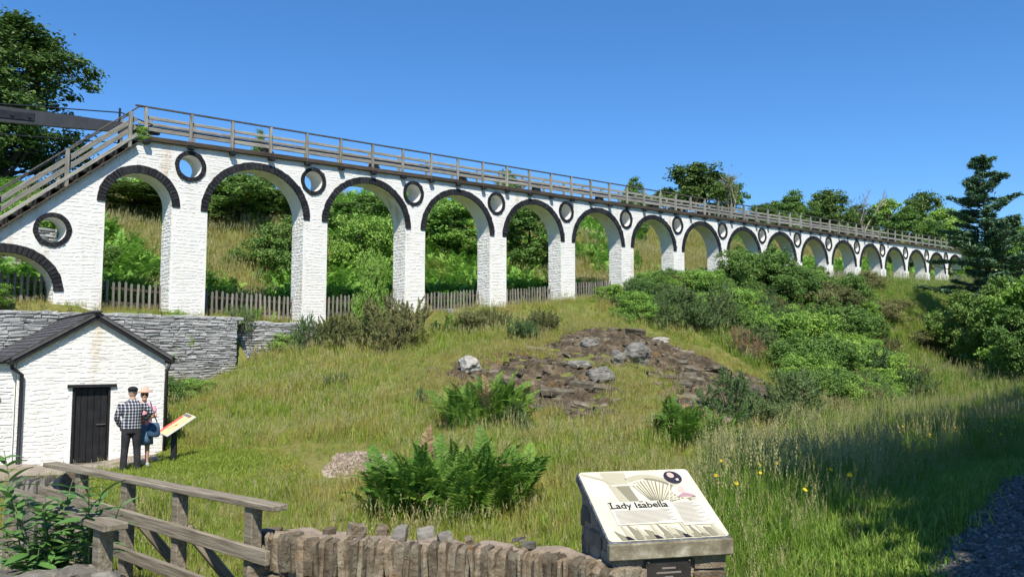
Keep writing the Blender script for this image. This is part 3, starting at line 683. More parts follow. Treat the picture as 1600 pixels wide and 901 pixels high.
# ------------------------------------------------------------------ white cottage
HU = Vector((.80, .60, 0)); HV = Vector((-.60, .80, 0)); HB = Wp(20, 728, 17.3); HW = 3.0; HD = 5.2; ZF = -2.75; ZE = -.13; ZP = .80
def HP(a, b, z): return Vector((HB.x + HU.x * a + HV.x * b, HB.y + HU.y * a + HV.y * b, z))
cot = empty('cottage', HP(HW / 2, HD / 2, ZF), 'small white stone cottage with black door and slate gable roof', 'building')
def roof_z(a): return ZE + (ZP - ZE) * (1 - abs(a - HW / 2) / (HW / 2))
D0, D1, DZ0, DZ1 = 1.08, 1.85, -2.47, -.78
b = MB()
for b_, rev_ in ((0, 0), (HD, 1)):
    if b_ == 0:
        for poly in ([(0, ZF), (D0, ZF), (D0, DZ1), (D0, roof_z(D0)), (0, ZE)], [(D1, ZF), (HW, ZF), (HW, ZE), (D1, roof_z(D1))], [(D0, DZ1), (D1, DZ1), (D1, roof_z(D1)), (HW / 2, ZP), (D0, roof_z(D0))]):
            b.add([tuple(HP(a, 0, z)) for a, z in poly], [list(range(len(poly)))])
    else: b.add([tuple(HP(a, HD, z)) for a, z in ((0, ZF), (HW, ZF), (HW, ZE), (HW / 2, ZP), (0, ZE))], [range(5)])
for a in (0, HW): b.add([tuple(HP(a, bb, z)) for bb, z in ((0, ZF), (HD, ZF), (HD, ZE), (0, ZE))], [range(4)])
for a in (D0, D1): b.add([tuple(HP(a, bb, z)) for bb, z in ((0, ZF), (.2, ZF), (.2, DZ1), (0, DZ1))], [range(4)])
b.add([tuple(HP(a, bb, DZ1)) for a, bb in ((D0, 0), (D1, 0), (D1, .2), (D0, .2))], [range(4)])
b.build('wall', M['white'], cot)
def cot_ok(a, z): return z < roof_z(a) - .05 and not (D0 - .06 < a < D1 + .04 and z < DZ1 + .08) and .0 <= a <= HW
facing(rubble_rows(.0, HW, ZF + .05, ZP, (.045, .13), (.10, .40), cot_ok, 31), lambda a, z, p: HP(a, p, z), M['white'], cot, (.000, .012), 300, .0, .030)
dr = part('door', lambda b: b.box(HP((D0 + D1) / 2, .12, (DZ0 + DZ1) / 2), HU * ((D1 - D0) / 2 - .04), HV * .02, (0, 0, (DZ1 - DZ0) / 2 - .02)), M['blackpaint'], cot)
n = 5
for i in range(n):
    w = (D1 - D0 - .1) / n; part('door_plank', lambda b: b.box(HP(D0 + .05 + w * (i + .5), .09, (DZ0 + DZ1) / 2), HU * (w / 2 - .004), HV * .014, (0, 0, (DZ1 - DZ0) / 2 - .03), .004), M['blackpaint'], dr)
part('door_latch', lambda b: b.box(HP(D1 - .17, .06, -1.62), HU * .10, HV * .015, (0, 0, .012), .004).tube([HP(D1 - .12, .07, -1.62), HP(D1 - .12, .03, -1.62)], .012, 6), M['rail'], dr)
for a in (D0 + .02, D1 - .02): part('door_post', lambda b: b.box(HP(a, .05, (DZ0 + DZ1) / 2), HU * .028, HV * .05, (0, 0, (DZ1 - DZ0) / 2)), M['blackpaint'], cot)
part('lintel', lambda b: b.box(HP((D0 + D1) / 2, -.01, DZ1 + .035), HU * .50, HV * .05, (0, 0, .035), .008), M['blackpaint'], cot)
part('door_step', lambda b: b.box(HP((D0 + D1) / 2, -.12, DZ0 - .03), HU * .48, HV * .16, (0, 0, .05), .02, .01), M['greystone'], cot)
for sg in (-1, 1):
    a0 = HW / 2; a1 = HW / 2 + sg * (HW / 2 + .13); z1 = ZP - (ZP - ZE) / (HW / 2) * (HW / 2 + .13)
    rf = part('roof', lambda b: b.box((HP(a0, HD / 2 - .05, ZP + .07) + HP(a1, HD / 2 - .05, z1 + .07)) / 2, (HP(a1, 0, z1) - HP(a0, 0, ZP)) / 2, HV * (HD / 2 + .08), (0, 0, .035)), M['slate'], cot)
    L = (HP(a1, 0, z1) - HP(a0, 0, ZP)).length; R_ = int(L / .17)
    sl = MB(); d = (HP(a1, 0, z1) - HP(a0, 0, ZP)).normalized(); nrm = d.cross(HV) * (1 if d.cross(HV).z > 0 else -1)
    for r in range(R_ + 1):
        bb = -.13 - (r % 2) * .0; sl_first = .1 if r % 2 else .2
        while bb < HD + .05:
            w = sl_first or rnd(.17, .24); sl_first = None; c = HP(a0, bb + w / 2, ZP + .108) + d * (r * .17 + .09) + nrm * .012
            sl.box(c, d * .12 + nrm * .010, HV * (w / 2 - .004), nrm * .005, 0, .003); bb += w
    sl.build('slate_courses', M['slate'], rf, kind='stuff')
    part('barge_board', lambda b: bar(b, HP(a0, -.09, ZP + .03), HP(a1, -.09, z1 + .03), .03, .16), M['blackpaint'], cot)
    part('soffit', lambda b: bar(b, HP(a0, -.04, ZP - .02), HP(a1, -.04, z1 - .02), .07, .02), M['blackpaint'], cot)
    part('gutter', lambda b: b.tube([HP(a1, -.2, z1 + .0), HP(a1, HD, z1 + .0)], .055, 8), M['blackpaint'], cot)
part('ridge', lambda b: b.box(HP(HW / 2, HD / 2, ZP + .12), HU * .09, HV * (HD / 2 + .2), (0, 0, .03), .02), M['slate'], cot)
z1 = ZE - .06
part('drain_pipe', lambda b: b.tube([HP(-.11, -.1, z1), HP(-.11, -.1, z1 - .14), HP(.08, -.08, z1 - .28), HP(.08, -.08, ZF + .1), HP(.10, -.16, ZF + .02)], .042, 8), M['blackpaint'], cot, smooth=True)
part('drain_pipe', lambda b: b.tube([HP(HW + .12, -.06, z1), HP(HW + .04, -.05, z1 - .25), HP(HW + .03, -.05, ZF + .1)], .038, 8), M['blackpaint'], cot, smooth=True)
def annex(b):
    b.add([tuple(HP(a, .06, z)) for a, z in ((-2.4, ZF), (-.02, ZF), (-.02, ZE - .1), (-2.4, ZE - .1))], [range(4)])
    b.add([tuple(HP(a, bb, ZE - .1)) for a, bb in ((-2.4, .06), (-.02, .06), (-.02, 3), (-2.4, 3))], [range(4)])
ax = part('annex_wall', annex, M['white'], cot)
facing(rubble_rows(-1.2, -.04, ZF + .05, ZE - .12, (.055, .105), (.14, .42), lambda x, y: True, 33), lambda a, z, p: HP(a, .06 + p, z), M['white'], ax, (.004, .02), 0, .003, .018)
part('annex_roof', lambda b: b.box(HP(-1.3, 1.5, ZE - .02), HU * 1.2, HV * 1.6, Vector((0, 0, .05))), M['slate'], cot)
part('annex_lintel', lambda b: b.box(HP(-.72, .03, -.93), HU * .42, HV * .05, (0, 0, .03)), M['blackpaint'], cot)
part('annex_door', lambda b: b.box(HP(-.72, .045, -1.7), HU * .38, HV * .02, (0, 0, .74)), M['blackpaint'], cot)

# ------------------------------------------------------------------ people
def remesh(name, mb, mats, parent, vox, smooth_it=4):
    """join lofted limbs into one continuous surface"""
    V = np.concatenate(mb.V); me = mesh_np(name, V, mb.F, mats[0] if isinstance(mats, list) else mats)
    o = bpy.data.objects.new(name, me); COL.objects.link(o)
    m = o.modifiers.new('r', 'REMESH'); m.mode = 'VOXEL'; m.voxel_size = vox; m.use_smooth_shade = True
    m2 = o.modifiers.new('s', 'SMOOTH'); m2.iterations = smooth_it; m2.factor = .5
    dg = bpy.context.evaluated_depsgraph_get(); nm = bpy.data.meshes.new_from_object(o.evaluated_get(dg)); nm.name = name
    bpy.data.objects.remove(o); nm.materials.clear()
    for q in (mats if isinstance(mats, list) else [mats]): nm.materials.append(q)
    nm.polygons.foreach_set('use_smooth', np.ones(len(nm.polygons), bool))
    ob = bpy.data.objects.new(name, nm); COL.objects.link(ob); ob.parent = parent; return ob
def simple(name, mb, mat, parent, smooth=False):
    me = mesh_np(name, np.concatenate(mb.V), mb.F, mat, smooth=smooth); ob = bpy.data.objects.new(name, me); COL.objects.link(ob); ob.parent = parent; return ob
def ellipsoid(b, c, r, n=14):
    V = []; F = []
    for i in range(1, n):
        th = math.pi * i / n
        for k in range(n): ph = 2 * math.pi * k / n; V.append((c[0] + r[0] * math.sin(th) * math.cos(ph), c[1] + r[1] * math.sin(th) * math.sin(ph), c[2] + r[2] * math.cos(th)))
    t = len(V); V.append((c[0], c[1], c[2] + r[2])); V.append((c[0], c[1], c[2] - r[2]))
    for i in range(n - 2):
        for k in range(n): F.append((i * n + k, (i + 1) * n + k, (i + 1) * n + (k + 1) % n, i * n + (k + 1) % n))
    for k in range(n): F.append((t, k, (k + 1) % n)); F.append((t + 1, (n - 2) * n + (k + 1) % n, (n - 2) * n + k))
    b.add(V, F)
def torso(b, rings, n=18):
    V = []; F = []
    for (x, y, z, rx, ry) in rings:
        for k in range(n): t = 2 * math.pi * k / n; V.append((x + rx * math.cos(t), y + ry * math.sin(t), z))
    for i in range(len(rings) - 1):
        for k in range(n): F.append((i * n + k, i * n + (k + 1) % n, (i + 1) * n + (k + 1) % n, (i + 1) * n + k))
    F.append(list(range(n - 1, -1, -1))); F.append([(len(rings) - 1) * n + k for k in range(n)]); b.add(V, F)
def hand(b, wrist, d, side, s=1.0):
    d = Vector(d).normalized(); w = Vector(wrist); lat = Vector(side).normalized(); cu = d.cross(lat)
    b.tube([w, w + d * .045 * s, w + d * .09 * s], [(.026 * s, .02 * s), (.04 * s, .016 * s), (.038 * s, .014 * s)], 10)
    for k, L in enumerate((.065, .075, .07, .055)):
        q = w + d * .085 * s + lat * (k - 1.5) * .019 * s
        b.tube([q, q + d * L * .55 * s + cu * .008, q + d * L * .9 * s + cu * .03], [.0095 * s, .009 * s, .007 * s], 6)
    q = w + d * .02 * s - lat * .03 * s; b.tube([q, q + (d * .5 - lat * .6) * .045 * s, q + (d * .9 - lat * .55) * .075 * s], [.012 * s, .011 * s, .008 * s], 6)
M['skin'] = surf('skin', [(.3, (.50, .27, .18)), (.7, (.60, .35, .25))], 6, .55)
M['trousers'] = surf('charcoal_cloth', [(.3, (.018, .018, .021)), (.7, (.035, .034, .038))], 7, .9, (9, .6, .02), kind='obj')
M['cap'] = surf('black_wool', [(.3, (.008, .008, .009)), (.7, (.02, .02, .022))], 20, .9)
M['hair'] = surf('grey_hair', [(.3, (.25, .24, .23)), (.7, (.45, .44, .42))], 30, .8)
M['shoe'] = surf('dark_shoe', [(.3, (.015, .014, .013)), (.7, (.04, .035, .03))], 10, .6)
M['blueshoe'] = surf('blue_trainer', [(.4, (.12, .18, .34)), (.6, (.55, .58, .62))], 12, .7, kind='obj')
M['pink'] = surf('pink_top', [(.3, (.62, .30, .38)), (.7, (.78, .45, .52))], 5, .85, (10, .4, .02), kind='obj')
M['denim'] = surf('denim', [(.3, (.07, .14, .23)), (.7, (.13, .22, .32))], 12, .9, (40, .4, .01), kind='obj')
M['bagblue'] = surf('navy_bag', [(.3, (.025, .06, .11)), (.7, (.05, .10, .17))], 8, .7)
M['straw'] = surf('salmon_straw', [(.3, (.58, .30, .21)), (.7, (.70, .42, .32))], 25, .85, (60, .5, .01))
M['red'] = surf('red_cloth', [(.3, (.55, .03, .05)), (.7, (.72, .06, .08))], 8, .8)
M['whitecloth'] = surf('pale_cloth', [(.3, (.6, .58, .58)), (.7, (.75, .73, .74))], 8, .8)
def plaid():
    m, nt, b = new_mat('plaid_cotton'); tc = nt.nodes.new('ShaderNodeTexCoord').outputs['Object']
    sp = nt.nodes.new('ShaderNodeSeparateXYZ'); nt.links.new(tc, sp.inputs[0])
    xy = math_n(nt, 'ADD', sp.outputs[0], math_n(nt, 'MULTIPLY', sp.outputs[1], .6))
    tot = None
    for o_, per in ((xy, .062), (sp.outputs[2], .062)):
        fr = math_n(nt, 'FRACT', math_n(nt, 'DIVIDE', o_, per))
        band = math_n(nt, 'GREATER_THAN', fr, .70); tot = band if tot is None else math_n(nt, 'ADD', tot, band)
    c = ramp(nt, math_n(nt, 'MULTIPLY', tot, .5), [(0, (.012, .013, .02)), (.5, (.20, .21, .25)), (1, (.72, .72, .74))])
    nt.links.new(c, b.inputs['Base Color']); b.inputs['Roughness'].default_value = .9
    bn = nt.nodes.new('ShaderNodeBump'); bn.inputs['Strength'].default_value = .6; bn.inputs['Distance'].default_value = .03
    nt.links.new(noise(nt, tc, 7, 4), bn.inputs['Height']); nt.links.new(bn.outputs[0], b.inputs['Normal']); return m
M['plaid'] = plaid()
mp_ = G(203, 739); man = empty('person', mp_, 'person seen from behind in black cap, plaid shirt and dark trousers by the cottage door', 'person'); man.rotation_euler = (0, 0, math.radians(22))
# local frame: x right, y away from camera (the way he faces), z up
b = MB()
torso(b, [(0, 0, .84, .14, .10), (0, 0, .95, .165, .115), (0, -.01, 1.1, .155, .11), (0, -.01, 1.28, .185, .12), (0, -.01, 1.40, .175, .105), (0, 0, 1.47, .085, .07), (0, .01, 1.50, .06, .06)])
b.tube([(0, .0, 1.45), (0, .015, 1.56)], [.06, .055], 10)
ellipsoid(b, (-.005, .03, 1.635), (.076, .098, .118)); ellipsoid(b, (-.012, .125, 1.62), (.014, .025, .02), 8); ellipsoid(b, (0, .085, 1.555), (.045, .04, .04), 8)
for sx in (-1, 1):
    ellipsoid(b, (sx * .08, .02, 1.625), (.012, .022, .034), 8)
    b.tube([(sx * .095, 0, .92), (sx * .115, .015, .5), (sx * .125, -.01, .09)], [.085, .058, .042], 12)
    b.tube([(sx * .125, -.04, .05), (sx * .135, .06, .035), (sx * .14, .14, .03)], [.042, .042, .035], 8)
AL = [(-.19, -.01, 1.40), (-.285, -.05, 1.13), (-.215, .06, .94)]; AR = [(.19, -.01, 1.40), (.365, -.02, 1.22), (.235, .16, 1.06)]
for A_ in (AL, AR): b.tube(A_, [.055, .042, .03], 10)
hand(b, AL[2], (.15, .3, -.6), (.3, .9, .2)); hand(b, AR[2], (-.75, .25, -.3), (0, .3, 1))
remesh('body', b, M['skin'], man, .012)
b = MB()
torso(b, [(0, -.005, .89, .195, .135), (0, -.005, .98, .19, .135), (0, -.012, 1.1, .182, .132), (0, -.014, 1.28, .212, .14), (0, -.012, 1.40, .20, .12), (0, 0, 1.47, .11, .085), (0, .01, 1.505, .072, .072)])
for A_, e in ((AL, .95), (AR, .92)):
    q = [Vector(a) for a in A_]; b.tube([q[0], (q[0] + q[1]) / 2 + Vector((0, -.01, 0)), q[1], q[1].lerp(q[2], .5), q[1].lerp(q[2], e)], [.078, .07, .062, .056, .048], 12)
remesh('shirt', b, M['plaid'], man, .014, 3)
b = MB()
torso(b, [(0, 0, .80, .175, .13), (0, 0, .90, .18, .13), (0, 0, .99, .172, .122)])
for sx in (-1, 1): b.tube([(sx * .085, 0, .90), (sx * .10, 0, .72), (sx * .115, .015, .48), (sx * .128, -.012, .25), (sx * .128, -.015, .055)], [(.105, .115), .095, .076, .070, .074], 12)
remesh('trousers', b, M['trousers'], man, .014, 3)
for sx in (-1, 1):
    b = MB(); b.tube([(sx * .13, -.085, .035), (sx * .13, -.05, .045), (sx * .135, .06, .04), (sx * .14, .16, .03), (sx * .14, .19, .025)], [(.03, .03), (.046, .045), (.05, .04), (.045, .03), (.02, .015)], 10)
    simple('shoe', b, M['shoe'], man, True)
b = MB(); ellipsoid(b, (-.003, .025, 1.665), (.086, .108, .075), 14); simple('hair', b, M['hair'], man, True)
b = MB(); ellipsoid(b, (-.003, .02, 1.705), (.098, .125, .062), 16); torso(b, [(0, .02, 1.665, .092, .112), (0, .02, 1.70, .096, .118)]); ellipsoid(b, (-.03, .13, 1.675), (.075, .07, .014), 12)
simple('cap', b, M['cap'], man, True)
wp = G(210, 735); wp = Vector((wp.x, wp.y + .35, tz1(wp.x, wp.y + .35)))
wom = empty('person', wp, 'person in salmon sun hat, pink top and denim skirt with folded arms, facing the camera', 'person'); wom.rotation_euler = (0, 0, math.radians(205))
b = MB()
torso(b, [(0, 0, .80, .15, .11), (0, 0, .90, .165, .12), (0, 0, 1.02, .135, .10), (0, .01, 1.17, .155, .115), (0, 0, 1.29, .15, .09), (0, 0, 1.35, .07, .06)])
b.tube([(0, 0, 1.32), (0, .015, 1.43)], [.05, .047], 10)
ellipsoid(b, (0, .03, 1.50), (.07, .09, .108)); ellipsoid(b, (0, .122, 1.49), (.013, .022, .018), 8); ellipsoid(b, (0, .08, 1.42), (.04, .035, .035), 8)
for sx in (-1, 1):
    ellipsoid(b, (sx * .073, .02, 1.49), (.011, .02, .03), 8)
    b.tube([(sx * .08, 0, .85), (sx * .085, .015, .46), (sx * .09, -.01, .08)], [.082, .055, .036], 12); b.tube([(sx * .09, -.04, .05), (sx * .10, .06, .035), (sx * .105, .13, .03)], [.038, .038, .03], 8)
WL_ = [(-.165, 0, 1.27), (-.235, .03, 1.05), (.05, .19, 1.05)]; WR_ = [(.165, 0, 1.27), (.235, .04, 1.04), (-.05, .205, 1.09)]
for A_ in (WL_, WR_): b.tube(A_, [.05, .04, .028], 10)
hand(b, WL_[2], (.8, 0, .1), (0, .2, 1), .9); hand(b, WR_[2], (-.8, .0, .1), (0, .2, 1), .9)
remesh('body', b, M['skin'], wom, .012)
b = MB(); torso(b, [(0, 0, .84, .175, .13), (0, 0, .95, .165, .122), (0, .005, 1.05, .15, .115), (0, .015, 1.17, .17, .13), (0, .003, 1.28, .165, .105), (0, 0, 1.35, .085, .075)])
for A_ in (WL_, WR_): b.tube([A_[0], Vector(A_[0]).lerp(Vector(A_[1]), .6)], [.066, .058], 10)
remesh('top', b, M['pink'], wom, .014, 2)
b = MB(); torso(b, [(0, 0, .46, .205, .16), (0, 0, .62, .195, .15), (0, 0, .80, .18, .135), (0, 0, .90, .165, .125)]); simple('skirt', b, M['denim'], wom, True)
b = MB(); torso(b, [(0, .0, 1.565, .165, .175), (0, .0, 1.575, .17, .18), (0, .01, 1.60, .085, .10), (0, .01, 1.67, .07, .085), (0, .01, 1.685, .03, .04)], 20); simple('sun_hat', b, M['straw'], wom, True)
b = MB(); ellipsoid(b, (0, .005, 1.51), (.082, .085, .10), 12); simple('hair', b, M['hair'], wom, True)
b = MB()
for sx in (-1, 1): ellipsoid(b, (sx * .032, .112, 1.515), (.027, .012, .02), 8)
b.tube([(-.07, .07, 1.52), (0, .118, 1.52), (.07, .07, 1.52)], .005, 5); simple('sunglasses', b, M['cap'], wom, True)
for sx in (-1, 1):
    b = MB(); b.tube([(sx * .09, -.08, .035), (sx * .09, -.04, .05), (sx * .10, .06, .042), (sx * .105, .15, .03), (sx * .105, .175, .022)], [(.03, .03), (.042, .045), (.045, .04), (.04, .028), (.015, .012)], 10); simple('shoe', b, M['blueshoe'], wom, True)
b = MB(); torso(b, [(.03, .15, .90, .05, .02), (.03, .16, 1.0, .055, .03), (.03, .16, 1.02, .05, .025)], 10); simple('red_wrap', b, M['red'], wom, True)
Rw = Matrix.Rotation(math.radians(205), 3, 'Z')
bag = empty('shoulder_bag', wp + Rw @ Vector((-.20, .08, .62)), 'dark blue shoulder bag hanging at the hip of the person in the sun hat', 'bag'); bag.rotation_euler = (0, 0, math.radians(205))
b = MB(); torso(b, [(0, .06, .0, .10, .05), (0, .06, .05, .13, .06), (0, .06, .2, .12, .055), (0, .05, .3, .09, .03)], 14); simple('pouch', b, M['bagblue'], bag, True)
b = MB(); b.tube([(-.07, .06, .28), (.03, .08, .55), (.08, .0, .74), (.06, -.08, .6), (.05, -.05, .28)], .012, 6); simple('strap', b, M['bagblue'], bag, True)

# ------------------------------------------------------------------ small sign on the lawn
def flat(name, pts, mp, lift, mat, parent, holes=None):
    return part(name, lambda b: b.add([tuple(mp(x, y, lift)) for x, y in pts], [list(range(len(pts)))]), mat, parent)
def paint(name, col, rough=.4): return surf(name, [(.3, tuple(c * .95 for c in col)), (.7, col)], 4, rough, spec=.4)
sp = G(271, 722); sg_ = empty('lectern_sign', sp, 'small tilted yellow and red information board on a black post in the lawn', 'sign')
part('post', lambda b: b.box(sp + Vector((0, 0, .34)), (.055, .01, 0), (-.008, .05, 0), (0, 0, .42), .008), M['blackpaint'], sg_)
SX = Vector((.30, -.29, -.05)).normalized(); SY = Vector((.45, .42, .39)); SY = (SY - SX * SY.dot(SX)).normalized(); SN = SX.cross(SY)
sc = Vector((sp.x + .04, sp.y + .02, sp.z + .80)); SA, SB = .24, .36
def SP(x, y, l): return sc + SX * (x * SA) + SY * (y * SB) + SN * l
part('board', lambda b: b.box(sc, SX * SA, SY * SB, SN * .015, .006), M['whitecloth'], sg_)
Yl = paint('sign_yellow', (.62, .50, .27)); Rd = paint('sign_red', (.62, .10, .07)); Gd_ = paint('sign_grey', (.16, .14, .15)); Br = paint('sign_brown', (.22, .13, .06))
bd = KIDS[sg_][-1]
flat('yellow_print', [(-.96, -.97), (.96, -.97), (.96, .97), (-.96, .97)], SP, .018, Yl, bd)
flat('red_print', [(-.95, -.96), (-.5, -.96), (-.5, .68), (-.95, .68)], SP, .020, Rd, bd)
flat('dark_heading', [(-.9, .72), (.5, .72), (.5, .93), (-.9, .93)], SP, .020, Gd_, bd)
flat('brown_drawing', [(-.35, -.55), (-.05, -.4), (.15, -.02), (.5, .3), (.65, .42), (.25, .05), (.4, -.15), (0, -.2), (-.05, -.5)], SP, .020, Br, bd)

# ------------------------------------------------------------------ foreground stone wall
fw = empty('stone_wall', (-.6, 6.2, -2.3), 'curved brown stone parapet wall with upright coping stones in the foreground', 'wall')
WPTS = [(-1.98, 6.62), (-1.72, 6.42), (-1.2, 6.28), (-.5, 6.14), (.1, 5.92), (.45, 5.70), (.74, 5.44)]
def wpath(f):
    L = [0]
    for a, c in zip(WPTS, WPTS[1:]): L.append(L[-1] + math.dist(a, c))
    f = max(0, min(1, f)) * L[-1]
    for i in range(len(WPTS) - 1):
        if f <= L[i + 1] + 1e-9:
            k = (f - L[i]) / (L[i + 1] - L[i]); p = Vector((*WPTS[i], 0)).lerp(Vector((*WPTS[i + 1], 0)), k); d = Vector((WPTS[i + 1][0] - WPTS[i][0], WPTS[i + 1][1] - WPTS[i][1], 0)).normalized(); return p, d
WLEN = sum(math.dist(a, c) for a, c in zip(WPTS, WPTS[1:]))
core = MB(); N_ = 40; V = []; F = []
for i in range(N_ + 1):
    p, d = wpath(i / N_); nb = Vector((-d.y, d.x, 0)); zt = -1.445 + .02 * math.sin(i * 1.1)
    for (o_, z) in ((.05, -2.5), (.05, zt - .06), (.10, zt), (.40, zt - .02), (.42, -2.6)): V.append(tuple(p + nb * o_ + Vector((0, 0, z + rnd(-.012, .012)))))
    if i:
        k = (i - 1) * 5
        for j in range(4): F.append((k + j, k + j + 1, k + 5 + j + 1, k + 5 + j))
F.append(range(5)); F.append(range(N_ * 5, N_ * 5 + 5)); core.add(V, F); core.build('mortar_bed', M['mortar'], fw)
def irregular(b, c, X, Y, Z, seed, mat=0):
    """split stone: chamfered box with strongly uneven corners and a facet in the middle"""
    R = random.Random(seed); c = Vector(c); X, Y, Z = Vector(X), Vector(Y), Vector(Z); V = []
    for k in (-1, -.1, .75, 1):
        sh = 1 - (.30 if k == 1 else 0) * R.uniform(.4, 1)
        for (i, j) in ((-1, -1), (.1, -1.12), (1, -1), (1, 1), (-1, 1)):
            V.append(tuple(c + X * (i * sh * R.uniform(.86, 1.06)) + Y * (j * sh * R.uniform(.8, 1.1)) + Z * (k + R.uniform(-.10, .10))))
    F = [(4, 3, 2, 1, 0), (15, 16, 17, 18, 19)]
    for r in range(3):
        for q in range(5): F.append((r * 5 + q, r * 5 + (q + 1) % 5, r * 5 + 5 + (q + 1) % 5, r * 5 + 5 + q))
    b.add(V, F)
pos = .02; i = 0
while pos < WLEN - .03:
    w = rnd(.032, .082); p, d = wpath((pos + w / 2) / WLEN); nb = Vector((-d.y, d.x, 0)); ht = rnd(.125, .155)
    ln = rnd(-.10, .10)
    part('coping_stone', lambda b: irregular(b, p + nb * (.07 + rnd(-.015, .015)) + Vector((0, 0, -1.43 + rnd(-.012, .018) - ht)), d * (w / 2 - .003), nb * rnd(.075, .10), Vector((0, 0, ht)) + d * ht * ln, i + 500), M['brownstone'], fw)
    pos += w; i += 1
for row in range(3):
    pos = rnd(-.1, 0)
    while pos < WLEN:
        w = rnd(.16, .36); a = max(pos, 0); c = min(pos + w, WLEN)
        if c - a > .06:
            p, d = wpath((a + c) / 2 / WLEN); nb = Vector((-d.y, d.x, 0))
            part('wall_stone', lambda b: irregular(b, p + nb * .07 + Vector((0, 0, -1.80 - row * .125)), d * ((c - a) / 2 - .006), nb * .085, (0, 0, .056), i + 900), M['brownstone'], fw)
            i += 1
        pos += w
for k in range(9):
    f = rnd(0.05, .98); p, d = wpath(f); nb = Vector((-d.y, d.x, 0)); a = rnd(0, 3)
    big = f > .55
    part('top_stone', lambda b: irregular(b, p + nb * rnd(.22, .40) + Vector((0, 0, -1.425)), Vector((math.cos(a), math.sin(a), rnd(-.3, .3))) * rnd(.03, .10 if big else .07), Vector((-math.sin(a), math.cos(a), rnd(-.3, .3))) * rnd(.025, .06), (rnd(-.01, .01), 0, rnd(.015, .03) if big else rnd(.025, .06)), k + 1300), M['brownstone' if k % 2 else 'greystone'], fw)
p, d = wpath(0)
for k in range(9):
    part('end_stone', lambda b: irregular(b, p + Vector((rnd(-.06, .05), rnd(.05, .4), -1.52 - .11 * (k % 5))), (rnd(.07, .12), 0, 0), (0, rnd(.08, .13), 0), (0, 0, .055), k + 1500), M['greystone' if k % 3 == 0 else 'brownstone'], fw)
# low loose stones at the lower left corner
for k, (px, py, r, lab) in enumerate([(60, 912, .20, 'grey lichened stone at the bottom left below the buddleia'), (120, 900, .17, 'grey stone at the bottom beside the nearest fence post'), (160, 905, .13, 'angular stone just right of the nearest fence post'), (10, 915, .2, 'grey stone in the bottom left corner')]):
    p = Wp(px, py, 5.7); o = link('loose_stone', stone_mesh('loose_stone', r, r * .8, r * .5, M['greystone'], k + 40, 3, .3), p); o.rotation_euler = (0, 0, k); tag(o, lab, 'stone')

# ------------------------------------------------------------------ information plinth
pc0 = Vector((1.09, 5.66, -1.27)); yawp = math.radians(13); PX = Vector((math.cos(yawp), math.sin(yawp), 0)); PYh = Vector((-math.sin(yawp), math.cos(yawp), 0)); TL = math.radians(27.5)
PY = PYh * math.cos(TL) + Vector((0, 0, math.sin(TL))); PN = PX.cross(PY); PW, PL = .90, .80
ip = empty('information_plinth', pc0 + PYh * .35 + Vector((0, 0, -.8)), 'stone information plinth with tilted picture panel titled Lady Isabella and dark plaque', 'sign')
def IP(x, y, l): return pc0 + PX * x + PY * y + PN * l      # x -PW/2..PW/2, y 0..PL up the slope
SLB = .075
def slab(b): b.box(IP(0, PL / 2, -SLB / 2 - .008), PX * (PW / 2), PY * (PL / 2), PN * (SLB / 2), .006)
part('slab', slab, M['granite'], ip)
part('slab_front', lambda b: b.box(pc0 + Vector((0, 0, -.065)) - PYh * -.012, PX * (PW / 2 + .004), PYh * .03, (0, 0, .055), .008), M['concrete'], ip)
Cr = surf('panel_cream', [(.25, (.48, .445, .32)), (.5, (.57, .535, .41)), (.75, (.63, .60, .49))], 3.2, .3, spec=.4); Wt = surf('panel_white', [(.3, (.52, .48, .38)), (.7, (.62, .59, .50))], 5, .3, spec=.4); Ol = paint('panel_olive', (.22, .205, .14), .3); OlL = paint('panel_pale_olive', (.40, .375, .27), .3); Dk = paint('panel_ink', (.02, .018, .02), .3); Ink2 = paint('panel_text_grey', (.24, .23, .21), .3); Pk = paint('panel_flesh', (.62, .40, .34), .3); BlK = paint('panel_portrait_dark', (.03, .025, .035), .3); Mau = paint('panel_mauve', (.36, .22, .24), .3)
def PP(x, y, l): return IP(x - PW / 2, y, l)     # 0..PW, 0..PL
def rr(x0, y0, x1, y1, r, n=5):
    o_ = []
    for cx, cy, a in ((x1 - r, y0 + r, -90), (x1 - r, y1 - r, 0), (x0 + r, y1 - r, 90), (x0 + r, y0 + r, 180)):
        for k in range(n + 1): t = math.radians(a + 90 * k / n); o_.append((cx + r * math.cos(t), cy + r * math.sin(t)))
    return o_
def ov(cx, cy, rx, ry, n=28): return [(cx + rx * math.cos(2 * math.pi * k / n), cy + ry * math.sin(2 * math.pi * k / n)) for k in range(n)]
pan = flat('picture_panel', rr(.008, .012, PW - .008, PL - .004, .035), PP, -.004, Cr, ip)
lay = lambda k: -.004 + .0015 * k
def strip(pts, w): # polyline to flat ribbon outline
    a, c = [], []
    for i, p in enumerate(pts):
        d = Vector((pts[min(i + 1, len(pts) - 1)][0] - pts[max(i - 1, 0)][0], pts[min(i + 1, len(pts) - 1)][1] - pts[max(i - 1, 0)][1])).normalized(); nv = (-d.y * w / 2, d.x * w / 2)
        a.append((p[0] + nv[0], p[1] + nv[1])); c.append((p[0] - nv[0], p[1] - nv[1]))
    return a + c[::-1]
def fl(name, pts, k, mat): return flat(name, pts, PP, lay(k), mat, pan)
def ribbon(name, pts, w, k, mat):
    def f(b):
        for p, q in zip(pts, pts[1:]): b.add([tuple(PP(x, y, lay(k))) for x, y in strip([p, q], w)], [range(4)])
    return part(name, f, mat, pan)
